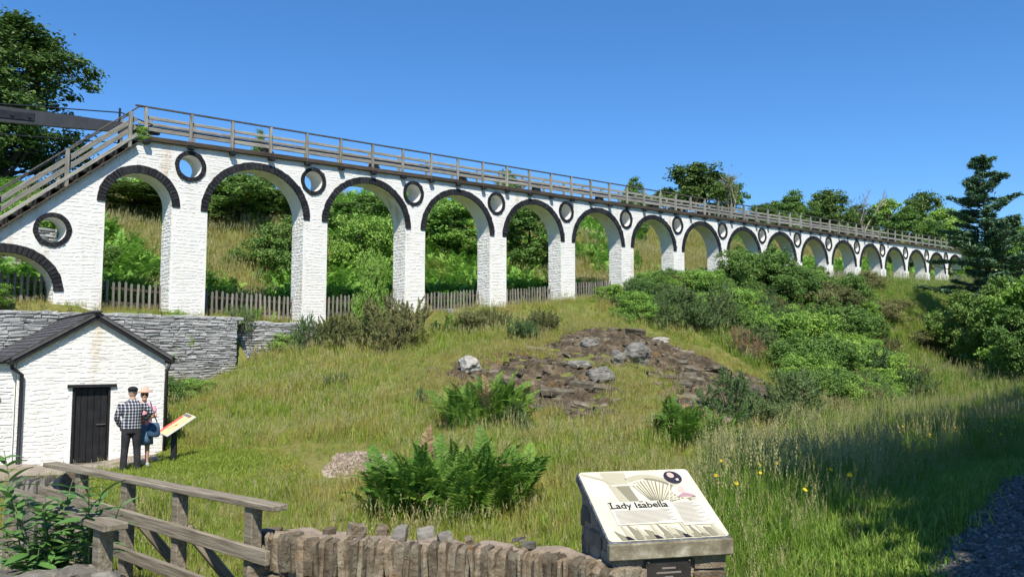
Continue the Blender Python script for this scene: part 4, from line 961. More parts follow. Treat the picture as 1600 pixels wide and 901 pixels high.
fl('printed_tower', [(.17, PL - .02), (.24, PL - .02), (.30, .42), (.22, .42)], 1, OlL); fl('printed_tower', [(.24, PL - .02), (.37, PL - .03), (.35, .60), (.27, .60)], 1, OlL)
fl('printed_girder', [(.25, .60), (.35, .62), (.37, .42), (.30, .42)], 2, Ol)
ribbon('printed_girder', [(.02, PL - .03), (.16, PL - .10), (.24, .64), (.25, .60)], .022, 2, OlL); ribbon('printed_girder', [(.21, .615), (.42, .615)], .018, 3, Cr)
arc = lambda r, a0, a1, n=16: [(.50 + r * 1.0 * math.cos(math.radians(a0 + (a1 - a0) * k / n)), .34 + r * 1.25 * math.sin(math.radians(a0 + (a1 - a0) * k / n))) for k in range(n + 1)]
ribbon('printed_wheel_rim', arc(.30, 12, 118), .055, 1, OlL); ribbon('printed_wheel_rim', arc(.275, 12, 90), .022, 2, Ol)
for k in range(16):
    t = math.radians(20 + 6.6 * k); ribbon('printed_spoke', [(.50 + .05 * math.cos(t), .39), (.50 + .26 * math.cos(t), .34 + .325 * math.sin(t))], .006 if k % 2 else .010, 2, Ol)
for k in range(5): ribbon('printed_spoke', [(.60 + .03 * k, .42), (.68 + .02 * k, .50 + .03 * (4 - k))], .009, 3, Cr)
fl('text_block', [(.12, .17), (.60, .17), (.60, .42), (.12, .42)], 4, Wt); fl('text_block', [(.60, .14), (.84, .14), (.84, .40), (.60, .40)], 4, Wt)
for k in range(11): ribbon('text_line', [(.14, .315 - k * .0125), (.57 - (.12 if k == 10 else .0) - .02 * (k % 3), .315 - k * .0125)], .0045, 5, Ink2)
for k in range(17): ribbon('text_line', [(.61, .385 - k * .0135), (.815 - .03 * (k % 3), .385 - k * .0135)], .0045, 5, Ink2)
for k in range(14): x = .10 + k * .055; fl('printed_grass', [(x, .02), (x + .05, .02), (x + .03, .06 + .06 * ((k * 7) % 5) / 5), (x - .03, .12 + .03 * ((k * 3) % 4))], 3, OlL if k % 2 else Ol)
for k in range(9): x = .14 + k * .07; fl('printed_grass', [(x, .018), (x + .05, .018), (x + .02, .05), (x - .01, .055)], 4, Dk if k % 3 == 0 else Ol)
fl('portrait_oval', ov(.735, .69, .07, .078), 4, BlK); fl('portrait_face', ov(.725, .715, .027, .033), 5, Pk); fl('portrait_collar', [(.745, .665), (.772, .675), (.768, .645), (.75, .645)], 5, Wt)
fl('portrait_glow', ov(.745, .515, .085, .078), 4, Wt); fl('portrait_face', ov(.738, .535, .030, .040), 5, Pk); fl('portrait_coat', [(.67, .45), (.83, .45), (.80, .48), (.75, .50), (.71, .48)], 5, Mau); fl('portrait_hair', ov(.712, .555, .010, .024), 6, Wt)
def text_mesh(txt, size, off=0.0):
    cu = bpy.data.curves.new('t', 'FONT'); cu.body = txt; cu.size = size; cu.offset = off; cu.align_x = 'LEFT'
    o = bpy.data.objects.new('t', cu); COL.objects.link(o); dg = bpy.context.evaluated_depsgraph_get()
    me = bpy.data.meshes.new_from_object(o.evaluated_get(dg)); bpy.data.objects.remove(o)
    V = [v.co.copy() for v in me.vertices]; F = [list(p.vertices) for p in me.polygons]; return V, F
tv, tf = text_mesh('Lady Isabella', .098, .0016)
xm = max(v.x for v in tv); kx = .44 / xm
part('title_lettering', lambda b: b.add([tuple(PP(.125 + v.x * kx, .345 + v.y * .92, lay(6))) for v in tv], tf), Dk, pan)
ser = MB()      # serifs of the title letters
def serif(x, y, w): ser.add([tuple(PP(a, c, lay(7))) for a, c in ((x - w / 2, y), (x + w / 2, y), (x + w / 2, y + .006), (x - w / 2, y + .006))], [range(4)])
xs = sorted(set(round(v.x, 3) for v in tv))
for x, y, w in ((.006, .0, .03), (.006, .062, .03), (.247, .0, .032), (.247, .062, .032), (.394, .0, .022), (.416, .0, .022), (.391, .063, .016), (.412, .063, .016)):
    serif(.125 + x + .004, .345 + y, w)
ser.build('title_serifs', Dk, pan)
# plinth body
body = MB(); hw = PW / 2 - .035; f0 = .06; f1 = .70
V = []
for x in (-hw, hw):
    for (yy, z) in ((f0, -2.75), (f0, pc0.z - .10), (f1, pc0.z + f1 * math.tan(TL) - .12), (f1, -2.75)): V.append(tuple(pc0 + PX * x + PYh * yy + Vector((0, 0, z - pc0.z))))
body.add(V, [(0, 1, 2, 3), (7, 6, 5, 4), (0, 4, 5, 1), (1, 5, 6, 2), (2, 6, 7, 3)]); body.build('core', M['mortar'], ip)
k = 0
for row, z in enumerate(np.arange(pc0.z - .16, -2.5, -.125)):
    for fx0, fx1 in ((-hw - .01, -.20), (.17, hw + .01)):
        x = fx0
        while x < fx1 - .04:
            w = min(rnd(.12, .34), fx1 - x); 
            if fx1 - x - w < .06: w = fx1 - x
            part('plinth_stone', lambda b: irregular(b, pc0 + PX * (x + w / 2) + PYh * (f0 + .02) + Vector((0, 0, z - pc0.z)), PX * (w / 2 - .006), PYh * .05, (0, 0, .055), 2000 + k), M['brownstone'], ip); k += 1; x += w
    part('plinth_stone', lambda b: irregular(b, pc0 + PYh * (f0 + .02) + Vector((0, 0, z - pc0.z)), PX * .19, PYh * .035, (0, 0, .055), 2000 + k), M['brownstone'], ip); k += 1
for row in range(9):
    yy = f0
    while yy < f1 - .05:
        w = min(rnd(.14, .3), f1 - yy); z = pc0.z - .17 + yy * math.tan(TL) - .12 * row
        part('plinth_stone', lambda b: irregular(b, pc0 + PX * (-hw + .022) + PYh * (yy + w / 2) + Vector((0, 0, z - pc0.z)), PYh * (w / 2 - .006), PX * -.035, (0, 0, .055), 2300 + k), M['greystone'], ip); k += 1; yy += w
bronze = surf('dark_bronze', [(.3, (.030, .026, .024)), (.7, (.055, .048, .045))], 7, .45, metal=.3)
plq = part('plaque', lambda b: b.box(pc0 + PX * -.02 + PYh * (f0 - .035) + Vector((0, 0, -.36)), PX * .165, PYh * .012, (0, 0, .235), .006), bronze, ip)
brl = paint('plaque_letters', (.20, .17, .15))
for k in range(9):
    w = (.05, .09, .03, .1, .11, .10, .11, .07, .1)[k]; part('plaque_line', lambda b: b.box(pc0 + PX * -.02 + PYh * (f0 - .048) + Vector((0, 0, -.19 - .03 * k)), PX * w, PYh * .002, (0, 0, .006)), brl, plq)
for sx in (-1, 1): part('plaque_screw', lambda b: b.tube([pc0 + PX * (-.02 + sx * .15) + PYh * (f0 - .045) + Vector((0, 0, -.145)), pc0 + PX * (-.02 + sx * .15) + PYh * (f0 - .056) + Vector((0, 0, -.145))], .008, 8), M['rail'], plq)

# ------------------------------------------------------------------ timber footbridge railings at the lower left
fb = empty('footbridge', (-3.6, 6.9, -2.4), 'weathered timber footbridge with two railings and diagonal braces at the lower left', 'footbridge')
A0 = Wp(78, 726, 8.9); B0 = Wp(438, 789, 6.38); A0.z = B0.z = -1.215; ud = (B0 - A0).normalized(); nd = Vector((-ud.y, ud.x, 0)); nd = nd if nd.y > 0 else -nd; LB = (B0 - A0).length
part('top_rail', lambda b: bar(b, A0, B0, .15, .045, .006), M['timber'], fb)
def on(f, z, off=0): p = A0 + (B0 - A0) * f + nd * off; p.z = z; return p
part('mid_rail', lambda b: bar(b, on(-.02, -1.50, -.06), on(.985, -1.60, -.06), .045, .115, .006), M['timber'], fb)
part('low_rail', lambda b: bar(b, on(.05, -1.84, -.06), on(1.0, -1.97, -.06), .045, .11, .006), M['timber'], fb)
def fr(px):
    lo, hi = 0, 1
    for _ in range(40):
        m_ = (lo + hi) / 2; p = on(m_, -1.4); q = 800 + FPX * p.x / (p.y * CT + p.z * ST)
        lo, hi = (m_, hi) if q < px else (lo, m_)
    return lo
for px in (128, 200, 281, 395):
    f = fr(px); part('post', lambda b: b.box(on(f, -1.80, .0), ud * .052, nd * .048, (0, 0, .56), .006, .004), M['timber'], fb)
    if px < 390:
        part('brace', lambda b: bar(b, on(f + .01, -1.56, .05), on(f + .03, -2.30, .62), .07, .09, .006), M['timber'], fb)
part('bearer', lambda b: bar(b, on(-.1, -2.33, .0), on(1.05, -2.33, .0), .12, .18, .008), M['timber'], fb)
C0 = Wp(-30, 752, 7.5); C1 = Wp(182, 822, 5.62); C0.z = C1.z = -1.205
part('top_rail', lambda b: bar(b, C0, C1, .17, .045, .006), M['timber'], fb)
uc = (C1 - C0).normalized(); ncd = Vector((-uc.y, uc.x, 0))
for f in (.93, .30): p = C0 + (C1 - C0) * f; part('post', lambda b: b.box(Vector((p.x, p.y, -1.80)), uc * .055, ncd * .05, (0, 0, .56), .006, .004), M['timber'], fb)
part('mid_rail', lambda b: bar(b, C0 + Vector((0, 0, -.42)), C0 + (C1 - C0) * .92 + Vector((0, 0, -.42)), .04, .13, .006), M['timber'], fb)
Lc = LB * 1.15
for k in range(24):
    f = -.35 + k * .058; a = on(f, -2.18, -.02); c = a - nd * 1.3
    part('deck_plank', lambda b: bar(b, a, c, .185 * 1.0, .04, .006), M['timber'], fb)
tb = Wp(56, 762, 9.2)
stp = empty('slate_pillar', tb + Vector((0, 0, -.5)), 'short pillar of upright grey slates at the left end of the footbridge', 'pillar')
for k in range(9): part('slate_slab', lambda b: irregular(b, tb + Vector((-.22 + k * .055, rnd(-.03, .03), -.25 + rnd(-.03, .03))), (.026, 0, 0), (0, .12, 0), (rnd(-.02, .02), 0, .36), 3000 + k), M['greystone'], stp)
for k, (px, py, lab) in enumerate([(110, 757, 'small rust brown stone against the left end of the footbridge railing'), (96, 765, 'brown stone wedged beside the slate pillar at the footbridge')]):
    o = link('loose_stone', stone_mesh('loose_stone', .11, .1, .16, M['brownstone'], k + 60, 2, .25), Wp(px, py, 9.0)); tag(o, lab, 'stone')
bl = Wp(62, 727, 16.2); o = part('plank', lambda b: b.box((bl.x, bl.y, tz1(bl.x, bl.y) + .05), (.42, .1, 0), (-.03, .12, 0), (0, 0, .035), .006), M['darktimber'], None); tag(o, 'dark rusty plank lying on the path before the cottage wall', 'plank')

# ------------------------------------------------------------------ vegetation prototypes
rng = np.random.default_rng(5)
def unit(v): return v / np.maximum(np.linalg.norm(v, axis=-1, keepdims=True), 1e-9)
def leaf_quads(P, Nn, L, Wd, fold=.25, dirs=None):
    """one folded rhombus (two triangles) per leaf at points P with normals Nn"""
    n = len(P); r = unit(rng.normal(size=(n, 3))) if dirs is None else dirs
    a = unit(r - Nn * (r * Nn).sum(1, keepdims=True)); c = np.cross(Nn, a)
    L = L[:, None]; Wd = Wd[:, None]
    V = np.stack([P - a * L * .5, P + c * Wd * .5 + Nn * Wd * fold, P + a * L * .5, P - c * Wd * .5 + Nn * Wd * fold], 1).reshape(-1, 3)
    k = np.arange(n)[:, None] * 4
    F = np.concatenate([k + np.array([[0, 1, 2]]), k + np.array([[0, 2, 3]])], 1).reshape(-1, 3); return V, F
def foliage(lobes, nclus, per, size, seed, clr=.28, flat_=.6, up=.5, shell=.55, aspect=.6):
    """leaves in clusters spread through ellipsoid lobes ((cx,cy,cz),(rx,ry,rz)); returns V, F, cluster centres"""
    g = np.random.default_rng(seed); w = np.array([l[1][0] * l[1][1] * l[1][2] for l in lobes]) ** .67; w /= w.sum()
    pick = g.choice(len(lobes), nclus, p=w); d = unit(g.normal(size=(nclus, 3))); rr_ = shell + (1 - shell) * g.random(nclus) ** .6
    C = np.array([lobes[i][0] for i in pick]) + d * rr_[:, None] * np.array([lobes[i][1] for i in pick])
    cs = clr * g.uniform(.55, 1.25, nclus)
    idx = np.repeat(np.arange(nclus), per); n = len(idx)
    off = g.normal(size=(n, 3)) * cs[idx][:, None] * np.array([1, 1, flat_]) * .55
    P = C[idx] + off; ctr = np.array([0, 0, np.mean([l[0][2] for l in lobes])])
    out = unit(P - ctr); Nn = unit(out * .5 + np.array([0, 0, up]) + g.normal(size=(n, 3)) * .55)
    L = size * g.uniform(.6, 1.3, n); V, F = leaf_quads(P, Nn, L, L * aspect); return V, F, C
def lobes_crown(h0, h1, r, n, seed, top=.45):
    R = random.Random(seed); out = [((0, 0, (h0 + h1) / 2), (r * .62, r * .62, (h1 - h0) * .46))]
    for i in range(n):
        a = 6.283 * i / n * 1.618 * 2 + R.uniform(-.3, .3); f = R.random(); z = h0 + (h1 - h0) * (.12 + .74 * f); rr_ = r * (.62 if f < .7 else .62 * (1 - f) / .35 + .08) * R.uniform(.8, 1.12); q = r * R.uniform(.26, .44)
        out.append(((rr_ * math.cos(a), rr_ * math.sin(a), z), (q, q, q * R.uniform(.7, 1.0))))
    return out
def tri_np(name, V, F, mat): return mesh_np(name, V, F, mat)
def trunk_mb(h, r, C, nl, seed, lean=.05, base=-.4):
    R = random.Random(seed); b = MB(); top = Vector((R.uniform(-lean, lean) * h, R.uniform(-lean, lean) * h, h))
    b.tube([(0, 0, base), (0, 0, .15), tuple(top * .35), tuple(top * .7), tuple(top)], [r * 1.35, r, r * .8, r * .5, r * .15], 10)
    for i in R.sample(range(len(C)), min(nl, len(C))):
        e = Vector(C[i]); z0 = max(.12 * h, min(e.z - .25 * h * R.random() - .05 * h, h * .8)); s_ = top * (z0 / h); m = s_.lerp(e, .5) + Vector((0, 0, -.06 * (e - s_).length + R.uniform(0, .1)))
        b.tube([tuple(s_), tuple(m), tuple(e)], [r * .38, r * .22, r * .05], 5, cap=False)
    return b
class Proto: pass
def make_tree(h, r, h0, n, per, nclus, size, mat, seed, nl=26, tr=.16, clr=.5, shell=.5, trunk='bark', flat_=.6):
    p = Proto(); V, F, C = foliage(lobes_crown(h0, h, r, n, seed), nclus, per, size, seed, clr, flat_, shell=shell)
    p.crown = tri_np('crown', V, F, mat); b = trunk_mb(h * .86, tr, C, nl, seed); p.trunk = mesh_np('trunk', np.concatenate(b.V), b.F, M[trunk], smooth=True); p.h, p.r = h, r; return p
def place_tree(p, loc, h, r, rz, label, cat='tree', name='tree', group=None, crown_mat=None):
    e = empty(name, loc, label, cat, group); e.rotation_euler = (0, 0, rz); e.scale = (r / p.r, r / p.r, h / p.h)
    for nm, me in (('trunk', p.trunk), ('crown', p.crown)):
        if me is None: continue
        o = bpy.data.objects.new(nm, me); COL.objects.link(o); o.parent = e
    return e
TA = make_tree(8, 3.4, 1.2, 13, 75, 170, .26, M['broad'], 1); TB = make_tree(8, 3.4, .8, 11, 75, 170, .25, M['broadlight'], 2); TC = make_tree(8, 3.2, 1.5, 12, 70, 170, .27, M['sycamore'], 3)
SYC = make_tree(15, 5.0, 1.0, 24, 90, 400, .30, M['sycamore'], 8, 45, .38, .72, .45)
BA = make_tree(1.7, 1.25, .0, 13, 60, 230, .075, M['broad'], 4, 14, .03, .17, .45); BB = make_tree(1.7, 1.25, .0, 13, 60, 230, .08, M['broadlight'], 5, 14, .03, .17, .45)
BC = make_tree(1.7, 1.15, .0, 13, 60, 230, .06, M['broom'], 6, 20, .025, .16, .35)
def make_gorse(mat, seed, per=75, nclus=300):
    p = Proto(); g = np.random.default_rng(seed); lob = lobes_crown(.0, 1.5, 1.2, 12, seed)
    w = np.array([l[1][0] for l in lob]); pick = g.choice(len(lob), nclus, p=w / w.sum()); d = unit(g.normal(size=(nclus, 3))); rr_ = .45 + .55 * g.random(nclus) ** .5
    C = np.array([lob[i][0] for i in pick]) + d * rr_[:, None] * np.array([lob[i][1] for i in pick]); C[:, 2] = np.abs(C[:, 2])
    ax = unit(d * .7 + np.array([0, 0, .7]) + g.normal(size=(nclus, 3)) * .35); idx = np.repeat(np.arange(nclus), per); n = len(idx)
    tt = g.random(n); P = C[idx] + ax[idx] * (tt[:, None] * .30 - .08) + g.normal(size=(n, 3)) * .022 * (1.3 - tt)[:, None]
    dirs = unit(ax[idx] * .8 + g.normal(size=(n, 3)) * .55); Nn = unit(np.cross(dirs, unit(g.normal(size=(n, 3)))))
    V, F = leaf_quads(P, Nn, g.uniform(.06, .11, n), g.uniform(.014, .024, n), .1, dirs)
    p.crown = tri_np('crown', V, F, mat); b = MB()
    R = random.Random(seed)
    for i in R.sample(range(nclus), 40): b.tube([(R.uniform(-.1, .1), R.uniform(-.1, .1), -.25), tuple(C[i] * .5), tuple(C[i])], [.03, .018, .006], 5, cap=False)
    p.trunk = mesh_np('trunk', np.concatenate(b.V), b.F, M['twig'] if mat == M['deadscrub'] else M['bark']); p.h, p.r = 1.6, 1.25; return p
GA = make_gorse(M['gorse'], 11); GB = make_gorse(M['gorse'], 12); GD = make_gorse(M['deadscrub'], 13, 40, 200); GC = make_gorse(M['broom'], 14, 70, 280)
def make_conifer():
    p = Proto(); g = np.random.default_rng(21); R = random.Random(21); h = 13.5; b = MB(); b.tube([(0, 0, -.5), (.1, 0, h * .5), (0, .05, h)], [.26, .16, .02], 8)
    VV, FF, k = [], [], 0; z = 1.6
    while z < h - .3:
        f = (z / h); Lm = (3.9 * (1 - f) ** .72 + .22) * (1 if z > 3 else .75)
        for i in range(R.randint(4, 6)):
            a = R.uniform(0, 6.283); L = Lm * R.uniform(.45, 1.18); rise = R.uniform(-.10, .22) + .25 * f
            d = Vector((math.cos(a), math.sin(a), rise)); n = max(4, int(L * 3.4)); pts = []
            for j in range(n + 1):
                u = j / n; pts.append(Vector((0, 0, z)) + d * L * u + Vector((0, 0, -.22 * L * math.sin(u * 2.2) * .5 + .20 * L * u * u)))
            b.tube([tuple(q) for q in pts], [.045 * (1 - j / (n + .5)) + .008 for j in range(n + 1)], 5, cap=False)
            m = int(120 * L) + 24; u = .25 + .75 * g.random(m) ** .8; base = np.array([list(pts[0].lerp(pts[-1], q) + Vector((0, 0, .06 * L * math.sin(q * 3)))) for q in u])
            lat = np.array([-d.y, d.x, 0]); wd = .42 * L ** .6 * (1.15 - u) * g.uniform(-1, 1, m)
            P = base + lat * wd[:, None] + g.normal(size=(m, 3)) * np.array([.06, .06, .07]); dirs = unit(np.array([d.x, d.y, .15]) + lat * np.sign(wd)[:, None] * .8 + g.normal(size=(m, 3)) * .4)
            V, F = leaf_quads(P, unit(np.array([0, 0, 1.]) + g.normal(size=(m, 3)) * .5), g.uniform(.2, .36, m), g.uniform(.06, .11, m), .2, dirs); VV.append(V); FF.append(F + k); k += len(V)
        z += R.uniform(.24, .48)
    p.crown = tri_np('crown', np.concatenate(VV), np.concatenate(FF), M['conifer']); p.trunk = mesh_np('trunk', np.concatenate(b.V), b.F, M['bark'], smooth=True); p.h, p.r = h, 3.6; return p
CON = make_conifer()
def make_bare(seed):
    p = Proto(); b = MB(); R = random.Random(seed)
    def rec(p0, d, L, r, lv):
        e = p0 + d * L; b.tube([tuple(p0), tuple(p0.lerp(e, .5) + Vector((R.uniform(-.06, .06) * L, R.uniform(-.06, .06) * L, 0))), tuple(e)], [r, r * .8, r * .55], 5 if lv < 3 else 3, cap=False)
        if lv < 5:
            for k in range(R.choice((2, 3, 3))): rec(p0.lerp(e, R.uniform(.55, 1)), (d + Vector((R.gauss(0, .5), R.gauss(0, .5), R.uniform(-.05, .4)))).normalized(), L * R.uniform(.58, .8), r * .58, lv + 1)
    rec(Vector((0, 0, -.3)), Vector((0, 0, 1)), 2.4, .14, 0); V = np.concatenate(b.V); p.trunk = mesh_np('trunk', V, b.F, M['twig']); p.crown = None; p.h = float(V[:, 2].max()); p.r = 3.0; return p
BARE = make_bare(5)
def frond(L, npair, arch, wid, seed, lat0=.12):
    """one fern frond along +x, arching; pinnae are narrow folded blades"""
    R = np.random.default_rng(seed); u = np.linspace(lat0, .985, npair); T = lambda q: np.stack([L * q * (1 - .25 * arch * q), 0 * q, L * (np.sin(q * 1.5) * .55 * (1.2 - arch) + arch * (.75 * q - .72 * q ** 2.2))], -1)
    p = T(u); e = np.gradient(p, axis=0); e = unit(e); lat = np.array([0, 1., 0]); Vs, Fs, k = [], [], 0
    for sg in (-1, 1):
        ln = wid * L * np.minimum(1, (u + .05) * 2.6) * (1.02 - u) ** .75 * R.uniform(.85, 1.1, npair); dirs = unit(lat * sg + e * .55 + np.array([0, 0, -.18])); nn = unit(np.cross(e, lat) * -1 + R.normal(size=(npair, 3)) * .15); nn = nn * np.sign(nn[:, 2:3] + 1e-6)
        V, F = leaf_quads(p + dirs * ln[:, None] * .5, nn, ln, np.full(npair, L * .95 / npair * .95) * R.uniform(.8, 1.1, npair), .12, dirs); Vs.append(V); Fs.append(F + k); k += len(V)
    q = np.linspace(0, 1, 9); c = T(q); w = .010 * L * (1.1 - q); V = np.concatenate([c + lat * w[:, None], c - lat * w[:, None]]); n = 9
    F = np.array([[i, i + 1, n + i + 1] for i in range(8)] + [[i, n + i + 1, n + i] for i in range(8)]); Vs.append(V); Fs.append(F + k)
    return np.concatenate(Vs), np.concatenate(Fs)
FR = []; FRL = []; FRB = []
for i in range(5):
    V, F = frond(1.0, 24, (.35, .55, .75, .9, .6)[i], (.26, .24, .22, .25, .28)[i], 30 + i); FR.append(tri_np('frond', V, F, M['fern'])); FRL.append(tri_np('frond', V, F, M['fernlight'])); FRB.append(tri_np('frond', V, F, M['deadscrub']))
def rotz_pts(V, a): c, s_ = math.cos(a), math.sin(a); return np.c_[V[:, 0] * c - V[:, 1] * s_, V[:, 0] * s_ + V[:, 1] * c, V[:, 2]]
def tilt(V, a): c, s_ = math.cos(a), math.sin(a); return np.c_[V[:, 0] * c - V[:, 2] * s_, V[:, 1], V[:, 0] * s_ + V[:, 2] * c]
def fern_clump_mesh(nf, seed, mat, np_=15):
    R = random.Random(seed); Vs, Fs, k = [], [], 0
    for i in range(nf):
        V, F = frond(R.uniform(.6, 1.05), np_, R.uniform(.3, .9), .27, seed * 50 + i); V = rotz_pts(tilt(V, R.uniform(.1, .65)), 6.283 * i / nf + R.uniform(-.4, .4)) + np.array([R.uniform(-.15, .15), R.uniform(-.15, .15), 0]); Vs.append(V); Fs.append(F + k); k += len(V)
    return tri_np('fern_clump', np.concatenate(Vs), np.concatenate(Fs), mat)
def grass_mesh(nb, h, rad, wid, seed, mats, seedheads=0, lean=.45):
    g = np.random.default_rng(seed); V, F, Mx, k = [], [], [], 0
    for i in range(nb + seedheads):
        stalk = i >= nb; hh = h * g.uniform(.45, 1.1) if not stalk else h * g.uniform(1.15, 1.6); a = g.uniform(0, 6.283); le = lean * g.uniform(.1, 1.0) * (.45 if stalk else 1); b0 = np.array([g.normal() * rad * .5, g.normal() * rad * .5, -.03]); d = np.array([math.cos(a), math.sin(a), 0]); t = np.array([-d[1], d[0], 0]); w = wid * g.uniform(.6, 1.2) * (.45 if stalk else 1)
        m = b0 + d * le * hh * .3 + np.array([0, 0, hh * .6]); e = b0 + d * le * hh + np.array([0, 0, hh * (1 - .25 * le)])
        V += [b0 - t * w, b0 + t * w, m + t * w * .8, m - t * w * .8, e]; F += [(k, k + 1, k + 2), (k, k + 2, k + 3), (k + 3, k + 2, k + 4)]; Mx += [0] * 3; k += 5
        if stalk:
            for j in range(5):
                c = m + (e - m) * (.45 + .14 * j); o_ = g.normal(size=3) * .006; q = .016 * g.uniform(.7, 1.3) * (1.2 - .12 * j)
                V += [c + o_ - t * q * .6, c + o_ + d * q * .4 - np.array([0, 0, q]), c + o_ + t * q * .6, c + o_ + np.array([0, 0, q * 1.9])]; F += [(k, k + 1, k + 3), (k + 1, k + 2, k + 3)]; Mx += [1] * 2; k += 4
    me = mesh_np('grass_tuft', np.array(V), np.array(F), mats, Mx); return me
GR = [grass_mesh(30, .42, .20, .0075, 40, [M['grass'], M['seed']], 2), grass_mesh(28, .36, .22, .007, 41, [M['grass'], M['seed']], 5), grass_mesh(34, .30, .20, .008, 42, [M['grass'], M['seed']], 0, .8), grass_mesh(24, .42, .2, .006, 43, [M['drygrass'], M['seed']], 5, .5)]
GS = [grass_mesh(40, .085, .2, .006, 44, [M['shortgrass'], M['seed']], 0, .9), grass_mesh(36, .07, .22, .006, 45, [M['shortgrass'], M['seed']], 0, 1.0)]
GL = [grass_mesh(30, .60, .20, .0065, 46, [M['lushgrass'], M['seed']], 4), grass_mesh(26, .70, .22, .006, 47, [M['lushgrass'], M['seed']], 9, .35), grass_mesh(32, .42, .22, .008, 48, [M['lushgrass'], M['seed']], 0, .9)]
BR = [fern_clump_mesh(7, 60, M['bracken'], 13), fern_clump_mesh(8, 61, M['bracken'], 12), fern_clump_mesh(6, 62, M['bracken'], 14)]
PROTO_OBJ = {}
def proto_obj(me):
    if me not in PROTO_OBJ: PROTO_OBJ[me] = bpy.data.objects.new('source_' + me.name, me)
    return PROTO_OBJ[me]
def scatter(name, P, protos, sc, label, cat, tiltm=.12):
    """stuff: points carry rotation, scale and proto index; geometry nodes set the tufts on them"""
    n = len(P); me = bpy.data.meshes.new(name); me.vertices.add(n); me.vertices.foreach_set('co', np.asarray(P, np.float32).ravel())
    rot = np.c_[rng.normal(size=n) * tiltm, rng.normal(size=n) * tiltm, rng.uniform(0, 6.283, n)].astype(np.float32)
    a = me.attributes.new('rot', 'FLOAT_VECTOR', 'POINT'); a.data.foreach_set('vector', rot.ravel())
    a = me.attributes.new('scl', 'FLOAT', 'POINT'); a.data.foreach_set('value', np.asarray(sc, np.float32))
    a = me.attributes.new('pid', 'INT', 'POINT'); a.data.foreach_set('value', rng.integers(0, len(protos), n).astype(np.int32))
    ng = bpy.data.node_groups.new(name, 'GeometryNodeTree'); ng.interface.new_socket('Geometry', in_out='INPUT', socket_type='NodeSocketGeometry'); ng.interface.new_socket('Geometry', in_out='OUTPUT', socket_type='NodeSocketGeometry')
    N = ng.nodes; i_ = N.new('NodeGroupInput'); o_ = N.new('NodeGroupOutput'); iop = N.new('GeometryNodeInstanceOnPoints'); jn = N.new('GeometryNodeGeometryToInstance')
    for p in reversed(protos):
        oi = N.new('GeometryNodeObjectInfo'); oi.inputs['Object'].default_value = proto_obj(p); ng.links.new(oi.outputs['Geometry'], jn.inputs[0])
    def na(nm, ty): q = N.new('GeometryNodeInputNamedAttribute'); q.data_type = ty; q.inputs['Name'].default_value = nm; return q.outputs[0]
    er = N.new('FunctionNodeEulerToRotation'); ng.links.new(na('rot', 'FLOAT_VECTOR'), er.inputs[0])
    ng.links.new(i_.outputs[0], iop.inputs['Points']); ng.links.new(jn.outputs[0], iop.inputs['Instance']); iop.inputs['Pick Instance'].default_value = True
    ng.links.new(na('pid', 'INT'), iop.inputs['Instance Index']); ng.links.new(er.outputs[0], iop.inputs['Rotation']); ng.links.new(na('scl', 'FLOAT'), iop.inputs['Scale']); ng.links.new(iop.outputs[0], o_.inputs[0])
    o = bpy.data.objects.new(name, me); COL.objects.link(o); md = o.modifiers.new('scatter', 'NODES'); md.node_group = ng
    return tag(o, label, cat, kind='stuff')

# ------------------------------------------------------------------ grass and ground cover
def wedge(n, r0, r1, a0=-44, a1=44, p=1.2, rc=12):
    """points with density falling as (rc/r)^p"""
    r = np.sqrt(rng.uniform(r0 ** 2, r1 ** 2, n)); keep = rng.random(n) < np.minimum(1, (rc / r) ** p); r = r[keep]; a = np.radians(rng.uniform(a0, a1, len(r))); return r * np.sin(a), r * np.cos(a), r
def in_house(x, y, m=.15):
    a = (x - HB.x) * HU.x + (y - HB.y) * HU.y; c = (x - HB.x) * HV.x + (y - HB.y) * HV.y; return (a > -2.5 - m) & (a < HW + m) & (c > -m) & (c < HD + m)
wpx = [p[0] for p in WPTS]; wpy = [p[1] for p in WPTS]
def near_side(x, y):
    yb = np.interp(x, [-9, -5.6, -1.9, -1.7, .45, .74, 1.9, 2.1], [12.5, 9.8, 7.0, 6.9, 6.2, 6.35, 6.35, 0]); return (y < yb)
lawn = np.array(PG([(120, 790), (185, 742), (225, 728), (262, 700), (300, 698), (380, 710), (425, 738), (390, 758), (330, 770), (230, 788)]))
def clear(x, y):
    return ~in_house(x, y) & ~near_side(x, y) & ~(poly_in(gravel_poly, x, y)) & ~poly_in(gravel_patch_poly, x, y) & ~poly_in(house_path_poly, x, y)
rockd = lambda x, y: poly_dist(rock_poly, x, y) * np.where(poly_in(rock_poly, x, y), 1, -1)
nz = lambda x, y, f, k: np.array([mnoise.noise((a * f, b_ * f, k)) for a, b_ in zip(x, y)])
verge_poly = [tuple(G(1105, 720).xy), tuple(G(1090, 860).xy), (1.75, 6.2), (2.4, 4.5), (5.5, 4.0), (9, 9), (20, 17), (40, 30), (40, 50), tuple(G(1500, 585).xy), tuple(G(1380, 628).xy), tuple(G(1250, 660).xy)]
x, y, r = wedge(170000, 6, 75, p=1.0); s_, t_ = st_of(x, y); rd = rockd(x, y)
t_lim = np.interp(s_, [-60, 1.6, 2.4, 5.5, 9], [-1.25, -1.25, -.4, -.4, 0])
gh = poly_dist(gravel_patch_poly, x, y) ; front = (t_ < t_lim) & clear(x, y) & (rd < .2 + 2.2 * np.maximum(0, nz(x, y, .55, 7.) - .05)) & ~((gh < .9) & (y < gp_c.y + .2) & (rng.random(len(x)) < .8)) & ~poly_in(verge_poly, x, y)
isl = poly_in(lawn, x, y)
bank = (s_ > 25) & (t_ > -16) & (rng.random(len(x)) < .75)
